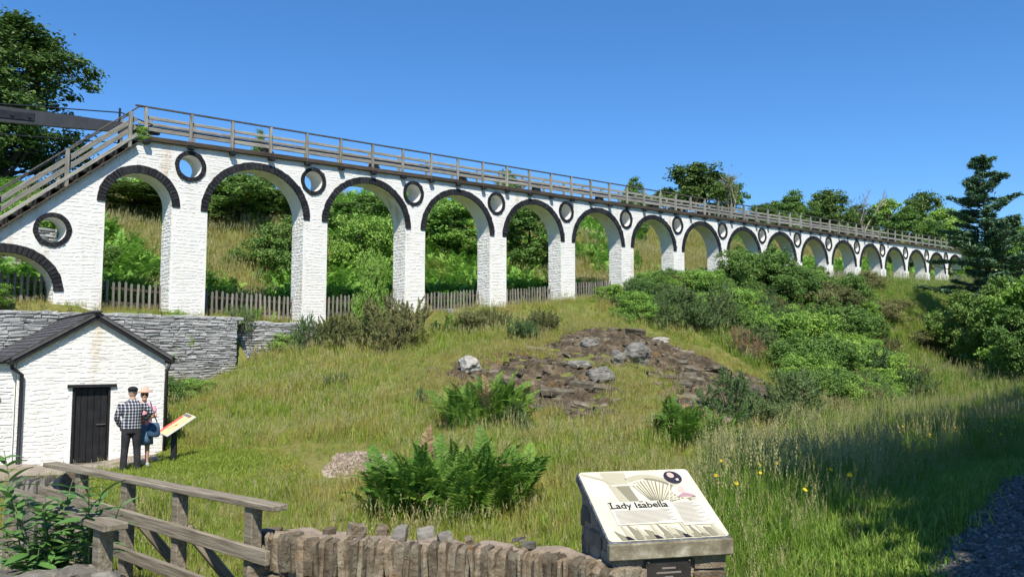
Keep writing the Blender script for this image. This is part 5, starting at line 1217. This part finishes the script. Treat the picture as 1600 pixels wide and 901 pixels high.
bs = rng.uniform(22, 112, 22000); bt = rng.uniform(-17, -.4, 22000); bx_ = O.x + U.x * bs + Vn.x * bt; by_ = O.y + U.y * bs + Vn.y * bt
scatter('bank_grass', np.c_[bx_, by_, tz(bx_, by_)], [GL[0], GL[2], GR[1], GL[2]], rng.uniform(.8, 1.5, len(bs)), 'bright green grass on the steep bank under the far arches', 'grass')
m = front & ~isl & ~bank
ed = np.abs(rd) < .9; fx_, fy_ = x[ed & front], y[ed & front]
hn = nz(x[m], y[m], .45, 2.); sc = (.75 + .45 * hn) * (.9 + .28 * np.clip((r[m] - 10) / 20, 0, 1)) * rng.uniform(.7, 1.25, m.sum()); sc = np.where(rd[m] > -1.6, sc * .55, sc); sc *= np.where((x[m] < -2.6) & (y[m] < 17.5) & ((y[m] > 12.8) | (x[m] < -5.2)), .55, 1.0)
scatter('meadow_grass', np.c_[x[m], y[m], tz(x[m], y[m])], GR, sc, 'long mixed green and straw meadow grass on the slope below the viaduct', 'grass')
ex = rng.uniform(min(rxs) - 1, max(rxs) + 1, 9000); ey = rng.uniform(min(rys) - 1, max(rys) + 1, 9000); ed = rockd(ex, ey); k_ = (ed > -1.3) & (ed < .55 + 1.2 * nz(ex, ey, .8, 5.)) ; ex, ey = ex[k_], ey[k_]
ez = np.maximum(tz(ex, ey), np.array([rock_z(a, b_) for a, b_ in zip(ex, ey)])); scatter('outcrop_grass', np.c_[ex, ey, ez - .02], [GR[3], GR[2], grass_mesh(30, .22, .2, .007, 55, [M['drygrass'], M['seed']], 2, .8)], rng.uniform(.35, .85, len(ex)), 'dry straw and green grass fringing the rock outcrop', 'grass')
lx, ly = rng.uniform(-10, -3, 36000), rng.uniform(10, 20, 36000); m = clear(lx, ly) & (poly_dist([tuple(q[:2]) for q in lawn], lx, ly) * np.where(poly_in(lawn, lx, ly), 1, -1) > -.5)
scatter('mown_lawn', np.c_[lx[m], ly[m], tz(lx[m], ly[m])], GS, rng.uniform(.7, 1.3, m.sum()), 'short mown yellow green lawn around the small sign', 'grass')
x, y, r = wedge(120000, 4.6, 60, -8, 46, 1.2, 12); m = poly_in(verge_poly, x, y) & ~poly_in(gravel_poly, x, y) & clear(x, y); x, y, r = x[m], y[m], r[m]
gd = poly_dist(gravel_poly, x, y); sc = .78 * np.clip((gd - .2) / 1.8, .14, 1) * rng.uniform(.7, 1.2, len(x)) * (1 + .2 * nz(x, y, .5, 4.)); mm = rng.random(len(x)) < .8
scatter('verge_grass', np.c_[x, y, tz(x, y)][mm], GL, sc[mm], 'tall lush seeding grass on the verge between the path and the gully', 'grass')
x = rng.uniform(1.5, 22, 90000); y = rng.uniform(3.2, 22, 90000); gd = poly_dist(gravel_poly, x, y); m = ~poly_in(gravel_poly, x, y) & (gd < 2.2) & clear(x, y) & (np.arctan2(x, y) < .8); x, y = x[m], y[m]
scatter('mown_verge', np.c_[x, y, tz(x, y)], [grass_mesh(36, .10, .2, .006, 49, [M['lushgrass'], M['seed']], 0, .9), grass_mesh(30, .16, .2, .006, 50, [M['lushgrass'], M['seed']], 0, .8)], rng.uniform(.6, 1.3, len(x)), 'short mown grass strip beside the gravel path', 'grass')
# terrace and hillside behind the viaduct
n = 60000; s_ = rng.uniform(-14, 105, n); t_ = rng.uniform(-1.0, 30, n) ; t_ = np.where(rng.random(n) < .35, rng.uniform(-1, 5, n), t_)
x = O.x + U.x * s_ + Vn.x * t_; y = O.y + U.y * s_ + Vn.y * t_; br = nz(x, y, .10, 9.) + .5 * nz(x, y, .35, 3.)
low = t_ < 3.2; isb = (~low) & (br + .10 * (s_ > 4) + .25 * (s_ > 6.5) * (s_ < 20) - .25 * (s_ < 6) * (s_ > -.5) - .12 * (s_ > 22) > .0); keep = rng.random(n) < np.where(low, .6, .75)
m = keep & ~isb; scatter('hillside_grass', np.c_[x[m], y[m], tz(x[m], y[m])], [GR[3], GR[1], GR[3]], rng.uniform(1.0, 1.9, m.sum()) * np.where(low[m], .30, 1), 'dry golden grass on the terrace and hillside behind the arches', 'grass')
m = isb & (rng.random(n) < .42); scatter('bracken', np.c_[x[m], y[m], tz(x[m], y[m])], BR, rng.uniform(.9, 1.6, m.sum()), 'green bracken covering the hillside seen through the arches', 'bracken', .2)

# ------------------------------------------------------------------ ferns in the meadow
def fern(px, py, rad, hgt, nf, label, light=.12, seed=0):
    g = G(px, py); e = empty('fern_clump', g, label, 'fern', 'fern clumps in the meadow'); R = random.Random(seed)
    for i in range(nf):
        f = math.sqrt(R.random()); a = R.uniform(0, 6.283); dx, dy = f * rad * math.cos(a), f * rad * .75 * math.sin(a); k = R.randrange(5)
        o = bpy.data.objects.new('frond', FRL[k] if R.random() < light else (FRB[k] if R.random() < .06 else FR[k])); COL.objects.link(o); o.parent = e
        o.location = (dx, dy, tz1(g.x + dx, g.y + dy) - g.z - .05); L = hgt * R.uniform(.75, 1.25)
        o.rotation_euler = (R.uniform(-.25, .25), -R.uniform(.25, 1.15), a + R.uniform(-1.3, 1.3)); o.scale = (L, L, L)
fern(708, 808, 1.0, .98, 150, 'largest dark green fern clump, just behind the foreground wall', .10, 1)
fern(640, 818, .50, .85, 50, 'dark fern clump at the lower left of the largest clump', .05, 6)
fern(762, 664, .85, 1.05, 110, 'bright fern clump below the left part of the rock outcrop', .5, 2)
fern(1088, 708, .70, 1.05, 85, 'fern clump in front of the gully at the right of the meadow', .25, 3)
fern(690, 520, 1.1, .8, 50, 'fern patch on the slope just below the third viaduct pier', .2, 4)
fern(400, 545, .8, .6, 30, 'small fern patch at the foot of the corner of the slate wall', .3, 5)

# ------------------------------------------------------------------ shrubs
def shrub(p, px, py, r, h, label, cat='shrub', name='shrub', d=None, sink=.1):
    g = G(px, py) if d is None else Gd(px, d); g = g + Vector((0, 0, -sink)); return place_tree(p, g, h, r, rnd(0, 6.28), label, cat, name)
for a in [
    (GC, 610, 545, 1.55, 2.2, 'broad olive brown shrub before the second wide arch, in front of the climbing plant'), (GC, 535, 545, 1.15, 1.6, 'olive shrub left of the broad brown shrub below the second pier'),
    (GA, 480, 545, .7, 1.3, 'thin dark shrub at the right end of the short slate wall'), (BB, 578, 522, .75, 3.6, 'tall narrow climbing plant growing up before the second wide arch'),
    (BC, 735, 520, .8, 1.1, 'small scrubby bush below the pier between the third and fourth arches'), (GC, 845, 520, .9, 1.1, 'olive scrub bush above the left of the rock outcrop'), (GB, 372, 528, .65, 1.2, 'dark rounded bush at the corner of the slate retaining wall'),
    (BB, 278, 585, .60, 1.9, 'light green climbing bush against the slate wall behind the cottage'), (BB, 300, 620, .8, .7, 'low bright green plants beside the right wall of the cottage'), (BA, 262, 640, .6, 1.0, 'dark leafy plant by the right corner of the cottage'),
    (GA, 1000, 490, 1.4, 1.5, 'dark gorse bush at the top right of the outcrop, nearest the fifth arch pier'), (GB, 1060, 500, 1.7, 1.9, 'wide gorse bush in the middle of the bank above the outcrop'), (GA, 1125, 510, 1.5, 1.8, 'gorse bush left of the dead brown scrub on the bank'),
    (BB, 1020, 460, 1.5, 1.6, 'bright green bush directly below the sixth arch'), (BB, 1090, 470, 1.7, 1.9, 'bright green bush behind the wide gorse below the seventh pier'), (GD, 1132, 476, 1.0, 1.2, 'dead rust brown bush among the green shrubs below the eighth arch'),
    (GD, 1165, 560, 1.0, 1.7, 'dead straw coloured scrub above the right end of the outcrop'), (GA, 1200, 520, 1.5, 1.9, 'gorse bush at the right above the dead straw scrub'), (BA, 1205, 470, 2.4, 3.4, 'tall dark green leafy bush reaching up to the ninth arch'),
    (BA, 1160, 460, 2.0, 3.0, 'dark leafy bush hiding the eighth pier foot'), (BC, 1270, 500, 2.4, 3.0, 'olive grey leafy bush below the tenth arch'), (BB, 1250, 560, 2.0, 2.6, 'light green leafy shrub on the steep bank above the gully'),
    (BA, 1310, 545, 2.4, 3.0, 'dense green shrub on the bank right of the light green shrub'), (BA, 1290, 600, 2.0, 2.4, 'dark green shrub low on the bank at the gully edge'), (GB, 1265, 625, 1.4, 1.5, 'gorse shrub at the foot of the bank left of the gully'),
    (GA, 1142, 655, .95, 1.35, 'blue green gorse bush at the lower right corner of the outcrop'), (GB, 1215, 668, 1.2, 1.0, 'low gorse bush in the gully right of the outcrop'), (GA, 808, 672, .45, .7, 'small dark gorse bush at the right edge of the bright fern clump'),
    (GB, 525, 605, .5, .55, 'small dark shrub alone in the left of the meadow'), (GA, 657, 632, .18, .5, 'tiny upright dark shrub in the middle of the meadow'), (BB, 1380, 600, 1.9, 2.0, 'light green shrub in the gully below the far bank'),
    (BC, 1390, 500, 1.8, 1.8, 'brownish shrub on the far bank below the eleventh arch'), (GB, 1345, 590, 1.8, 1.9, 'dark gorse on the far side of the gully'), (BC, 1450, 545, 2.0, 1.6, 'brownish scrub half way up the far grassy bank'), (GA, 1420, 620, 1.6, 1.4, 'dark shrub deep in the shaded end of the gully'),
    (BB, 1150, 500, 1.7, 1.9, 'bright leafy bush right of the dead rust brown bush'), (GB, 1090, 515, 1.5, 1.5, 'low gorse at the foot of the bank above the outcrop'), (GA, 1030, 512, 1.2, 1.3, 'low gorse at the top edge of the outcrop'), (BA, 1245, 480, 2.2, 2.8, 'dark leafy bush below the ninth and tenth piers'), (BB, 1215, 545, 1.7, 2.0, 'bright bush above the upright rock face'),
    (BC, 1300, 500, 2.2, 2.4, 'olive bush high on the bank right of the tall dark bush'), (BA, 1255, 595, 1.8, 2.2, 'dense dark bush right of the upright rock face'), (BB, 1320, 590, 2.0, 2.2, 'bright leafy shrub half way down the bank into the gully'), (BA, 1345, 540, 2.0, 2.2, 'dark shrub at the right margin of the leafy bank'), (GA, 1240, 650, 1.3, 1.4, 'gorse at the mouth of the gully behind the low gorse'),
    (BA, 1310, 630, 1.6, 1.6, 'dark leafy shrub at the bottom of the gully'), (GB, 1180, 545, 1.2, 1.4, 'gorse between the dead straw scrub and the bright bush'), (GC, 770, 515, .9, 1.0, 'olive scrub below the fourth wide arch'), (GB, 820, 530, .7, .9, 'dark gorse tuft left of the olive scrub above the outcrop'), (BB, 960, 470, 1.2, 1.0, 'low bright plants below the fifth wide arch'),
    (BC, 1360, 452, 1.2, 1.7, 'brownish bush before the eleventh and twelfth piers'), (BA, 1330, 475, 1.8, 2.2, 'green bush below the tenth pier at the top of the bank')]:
    shrub(*a)
for k, (s, t, p, r, h, lab) in enumerate([(2.2, 6.0, BA, 1.9, 1.3, 'low dark hedge bush behind the fence of the first wide arch'), (6.4, 10, BA, 1.0, 1.2, 'rounded green bush at the right edge of the first wide arch'), (-3.0, 9, BB, 2.6, 2.2, 'large leafy bush behind the narrow arch'), (-1.2, 7, BA, 1.5, 1.4, 'lower green bush behind the fence of the narrow arch'),
                                       (8.2, 8.5, BA, 2.4, 3.2, 'dark bush in the left of the second wide arch'), (13, 9, BB, 2.5, 3.4, 'bright leafy bush filling the third wide arch'), (15.5, 10, BB, 2.3, 3.0, 'bright leafy bush at the right of the third wide arch'), (19.5, 10, BA, 2.4, 3.4, 'dark leafy bush in the fourth wide arch'), (-6.5, 5, BA, 1.0, 1.1, 'small dark bush behind the lowest arch at the left')]):
    q = VW(s, t, 0); place_tree(p, Vector((q.x, q.y, tz1(q.x, q.y) - .1)), h, r, rnd(0, 6), lab, 'shrub', 'shrub')
q = VW(-2.05, -.1, 0); place_tree(BB, VW(-1.75, .1, .72), .55, .36, 1, 'small bright green tuft growing at the top of the stairs', 'plant', 'plant')
for s, t, lab in ((-6.3, -.3, 'yellow green ivy over the fence under the lowest arch'), (3.6, -.2, 'bright low plant on the terrace under the first wide arch')):
    q = VW(s, t, 0); place_tree(BB, Vector((q.x, q.y, tz1(q.x, q.y) - .05)), .75, .75, 2, lab, 'plant', 'plant')

sp_poly = PG([(985, 505), (985, 462), (1080, 455), (1190, 440), (1290, 452), (1345, 490), (1390, 560), (1430, 608), (1330, 640), (1235, 662), (1232, 600), (1226, 560), (1130, 522)])
bx_ = rng.uniform(min(p[0] for p in sp_poly), max(p[0] for p in sp_poly), 6000); by_ = rng.uniform(min(p[1] for p in sp_poly), max(p[1] for p in sp_poly), 6000); k_ = poly_in(sp_poly, bx_, by_) & (rng.random(6000) < .33); bx_, by_ = bx_[k_][:330], by_[k_][:330]
scatter('bank_scrub', np.c_[bx_, by_, tz(bx_, by_) - .15], [BB.crown, BA.crown, GA.crown, BB.crown, GC.crown], rng.uniform(.45, 1.05, len(bx_)), 'tangled low green scrub filling the bank between the shrubs', 'scrub', .15)
# ------------------------------------------------------------------ trees
def tree(p, px, ytop, d, r, label, rz=None, group=None, base_y=None, mat=None):
    xx = (px - 800) / FPX * d; g = Vector((xx, d, tz1(xx, d) - .2)); ztop = Wp(px, ytop, d / CT).z; return place_tree(p, g, max(2.0, ztop - g.z), r, rnd(0, 6.28) if rz is None else rz, label, 'tree', 'tree', group)
tree(SYC, -6, 0, 46, 5.3, 'tall dark sycamore at the left edge behind the stairs', 1.0)
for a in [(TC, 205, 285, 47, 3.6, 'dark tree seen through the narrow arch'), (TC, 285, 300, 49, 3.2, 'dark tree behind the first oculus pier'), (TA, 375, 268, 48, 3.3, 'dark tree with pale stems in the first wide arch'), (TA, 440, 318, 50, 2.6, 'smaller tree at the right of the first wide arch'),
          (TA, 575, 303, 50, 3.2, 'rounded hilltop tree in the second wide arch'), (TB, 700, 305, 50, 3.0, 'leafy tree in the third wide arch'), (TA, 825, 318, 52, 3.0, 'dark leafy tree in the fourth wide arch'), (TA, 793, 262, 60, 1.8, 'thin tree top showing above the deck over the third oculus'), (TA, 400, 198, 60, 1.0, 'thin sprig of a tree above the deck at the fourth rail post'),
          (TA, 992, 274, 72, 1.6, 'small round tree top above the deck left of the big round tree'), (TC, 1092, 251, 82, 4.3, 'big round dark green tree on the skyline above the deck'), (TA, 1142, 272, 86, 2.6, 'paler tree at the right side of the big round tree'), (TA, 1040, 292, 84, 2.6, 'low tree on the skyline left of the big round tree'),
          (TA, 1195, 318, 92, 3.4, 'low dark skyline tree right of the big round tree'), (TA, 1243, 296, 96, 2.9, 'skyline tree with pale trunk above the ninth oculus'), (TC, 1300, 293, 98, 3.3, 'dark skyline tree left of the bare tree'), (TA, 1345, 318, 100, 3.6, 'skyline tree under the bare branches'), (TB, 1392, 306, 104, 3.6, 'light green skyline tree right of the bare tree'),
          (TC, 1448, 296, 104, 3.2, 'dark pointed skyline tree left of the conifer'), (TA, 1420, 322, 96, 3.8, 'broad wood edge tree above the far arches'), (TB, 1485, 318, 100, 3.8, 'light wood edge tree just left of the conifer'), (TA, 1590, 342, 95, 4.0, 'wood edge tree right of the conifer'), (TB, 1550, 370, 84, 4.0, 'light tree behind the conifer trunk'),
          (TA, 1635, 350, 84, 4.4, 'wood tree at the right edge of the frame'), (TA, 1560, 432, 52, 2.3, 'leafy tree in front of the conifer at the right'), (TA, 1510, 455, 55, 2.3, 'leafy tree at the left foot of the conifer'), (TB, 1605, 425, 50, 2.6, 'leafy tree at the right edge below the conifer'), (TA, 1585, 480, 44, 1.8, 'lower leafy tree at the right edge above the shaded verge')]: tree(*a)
place_tree(BARE, Vector(((1357 - 800) / FPX * 98, 98, tz1((1357 - 800) / FPX * 98, 98))), Wp(1357, 290, 98).z - tz1((1357 - 800) / FPX * 98, 98), 3.4, 2, 'bare leafless tree on the skyline left of the conifer', 'tree', 'tree')
place_tree(BARE, Vector(((1140 - 800) / FPX * 79, 79, tz1((1140 - 800) / FPX * 79, 79))), Wp(1140, 258, 79).z - tz1((1140 - 800) / FPX * 79, 79), 3.0, 4, 'grey half bare tree before the big round skyline tree', 'tree', 'tree')
cd = 58; cx = (1546 - 800) / FPX * cd; cz = tz1(cx, cd); place_tree(CON, Vector((cx, cd, cz - .2)), Wp(1540, 233, cd / CT).z - cz, 4.3, .4, 'tall dark conifer at the right end of the viaduct', 'tree', 'conifer')
# wood on the hill beyond, one mass
n = 420; s_ = rng.uniform(-40, 200, n); t_ = rng.uniform(26, 75, n); x = O.x + U.x * s_ + Vn.x * t_; y = O.y + U.y * s_ + Vn.y * t_
m = (800 + FPX * x / y) > 1190
scatter('woodland', np.c_[x[m], y[m], tz(x[m], y[m]) - .3], [TA.crown, TB.crown, TC.crown], rng.uniform(.55, .85, m.sum()), 'mass of broadleaf woodland on the hill behind the far end of the viaduct', 'woodland', .03)
# trees standing right of the path, whose shade falls on the verge
SH = make_tree(14, 4.6, 5.2, 16, 90, 300, .42, M['broad'], 71, 30, .26, .8, .2)
for k, (x, y, h, r, lab) in enumerate([(7.9, 0.9, 14, 4.6, 'nearest tall tree right of the gravel path'), (11.2, 6.3, 14, 4.6, 'second tall tree right of the gravel path'), (15.6, 12.3, 14, 4.7, 'third tall tree right of the gravel path'), (21.5, 19.3, 15, 4.9, 'fourth tall tree right of the gravel path'), (26.5, 27.5, 15, 5.2, 'fifth tall tree right of the gravel path'), (34.5, 37, 16, 5.5, 'farthest tall tree right of the gravel path'),
        (8.7, -2.6, 14, 4.6, 'tall tree by the path behind the viewer'), (14.5, -1.5, 14, 4.8, 'tall tree behind the nearest tree by the path'), (17.5, 6, 15, 5, 'tall tree behind the second tree by the path'), (21.5, 12.5, 15, 5, 'tall tree behind the third tree by the path'), (26.5, 19.5, 15, 5, 'tall tree behind the fourth tree by the path')]):
    place_tree(SH, Vector((x, y, tz1(x, y) - .2)), h, r, k * 1.3, lab, 'tree', 'tree', 'trees along the path')

# ------------------------------------------------------------------ flowers, buddleia, gravel chips
fb_ = MB()
for k in range(9):
    a = 6.283 * k / 9; fb_.add([(0, 0, .0), (.022 * math.cos(a - .3), .022 * math.sin(a - .3), .006), (.029 * math.cos(a), .029 * math.sin(a), .004), (.022 * math.cos(a + .3), .022 * math.sin(a + .3), .006)], [(0, 1, 2), (0, 2, 3)], None, 0)
fb_.tube([(0, 0, 0), (.02, .01, -.35), (0, 0, -.75)], [.004, .004, .005], 4, m=1)
flo = mesh_np('yellow_flower', np.concatenate(fb_.V), fb_.F, [M['yellow'], M['stem']], fb_.M)
R = random.Random(4); fpx = [(1188, 790), (1330, 795), (1128, 788), (1260, 830), (1275, 770), (1300, 785), (1357, 720), (1215, 795), (1120, 806), (1152, 820), (1190, 812), (1330, 805)]
while len(fpx) < 64:
    u = R.random(); fpx.append((1360 + 230 * u + R.uniform(-25, 25), 735 - 78 * u + R.gauss(0, 16)))
for px, py in fpx:
    g = G(px, py + 14); 
    if poly_in(gravel_poly, np.array([g.x]), np.array([g.y]))[0]: continue
    o = link('yellow_flower', flo, (g.x, g.y, g.z + R.uniform(.42, .6))); k = R.uniform(.65, 1.0) * max(1, g.y / 15); o.scale = (k, k, k); o.rotation_euler = (R.uniform(.35, 1.0), R.uniform(-.3, .3), R.uniform(-.4, .4)); nearf = g.y < 12; tag(o, 'yellow flower among the tall grass right of the information plinth' if nearf else 'yellow flower in the drift of flowers on the shaded verge beside the path', 'flower', 'yellow flowers near the plinth' if nearf else 'yellow flowers on the shaded verge')
bp = Wp(85, 905, 6.0); bp.z = -2.25
bud = empty('buddleia', bp, 'leafy buddleia with long grey green leaves in front of the footbridge', 'plant')
lv, lf = [], []
for j in range(6):
    u = j / 5; w = .038 * math.sin(math.pi * min(1, u * .92 + .06)) ** .8; zc = .06 * u - .10 * u * u; lv += [(u * .26, -w, zc + .008), (u * .26, 0, zc), (u * .26, w, zc + .008)]
for j in range(5):
    k = j * 3; lf += [(k, k + 1, k + 4, k + 3), (k + 1, k + 2, k + 5, k + 4)]
leaf_me = mesh_np('leaf', np.array(lv), lf, M['buddleia'], smooth=True); R = random.Random(9)
for k in range(26):
    a = R.uniform(0, 6.283); L = R.uniform(.75, 1.35) if k else 1.5; sp_ = R.uniform(.10, .38); bx, by = R.uniform(-.30, .30), R.uniform(-.15, .15); pts = [bp + Vector((bx + math.cos(a) * sp_ * u ** 1.4 * L, by + math.sin(a) * sp_ * .7 * u ** 1.4 * L, L * u)) for u in (0, .35, .7, 1)]
    part('stem', lambda b: b.tube(pts, [.009, .007, .005, .003], 5), M['stem'], bud)
    n = int(L * 12)
    for j in range(n):
        u = .22 + .78 * j / n; q = pts[min(2, int(u * 3))].lerp(pts[min(3, int(u * 3) + 1)], u * 3 - int(u * 3))
        for sg in (0, math.pi):
            o = link('leaf', leaf_me, q, bud); s_ = R.uniform(.6, 1.1) * (1.2 - .5 * u); o.scale = (s_, s_, s_); o.rotation_euler = (R.uniform(-.4, .4), R.uniform(-.5, .35) - .3 * u, a + j * 1.57 + sg + R.uniform(-.3, .3))
ch = MB(); ch.box((0, 0, 0), (.016, 0, .002), (0, .012, .001), (0, 0, .008), 0, .004); chip = mesh_np('gravel_chip', np.concatenate(ch.V), ch.F, M['pebble'])
x = rng.uniform(0, 16, 90000); y = rng.uniform(2, 16, 90000); m = poly_in(gravel_poly, x, y) & (np.abs(np.arctan2(x, y)) < .8); x, y = x[m], y[m]
scatter('gravel_chips', np.c_[x, y, tz(x, y) + .016], [chip], rng.uniform(.35, 1.15, len(x)), 'loose grey gravel chips on the path', 'gravel', .5)
x = rng.uniform(gp_c.x - 1.2, gp_c.x + 1.2, 4000); y = rng.uniform(gp_c.y - 1.6, gp_c.y + 1.6, 4000); m = poly_in(gravel_patch_poly, x, y); ch2 = mesh_np('pink_chip', np.concatenate(ch.V), ch.F, M['pinkgravel'])
x, y = x[m], y[m]; dd = poly_dist(gravel_patch_poly, x, y); scatter('gravel_heap_chips', np.c_[x, y, tz(x, y) + .03 + sm(dd / .6) * .06], [ch2], rng.uniform(.8, 2.2, len(x)), 'pinkish gravel chips heaped in the meadow', 'gravel', .6)
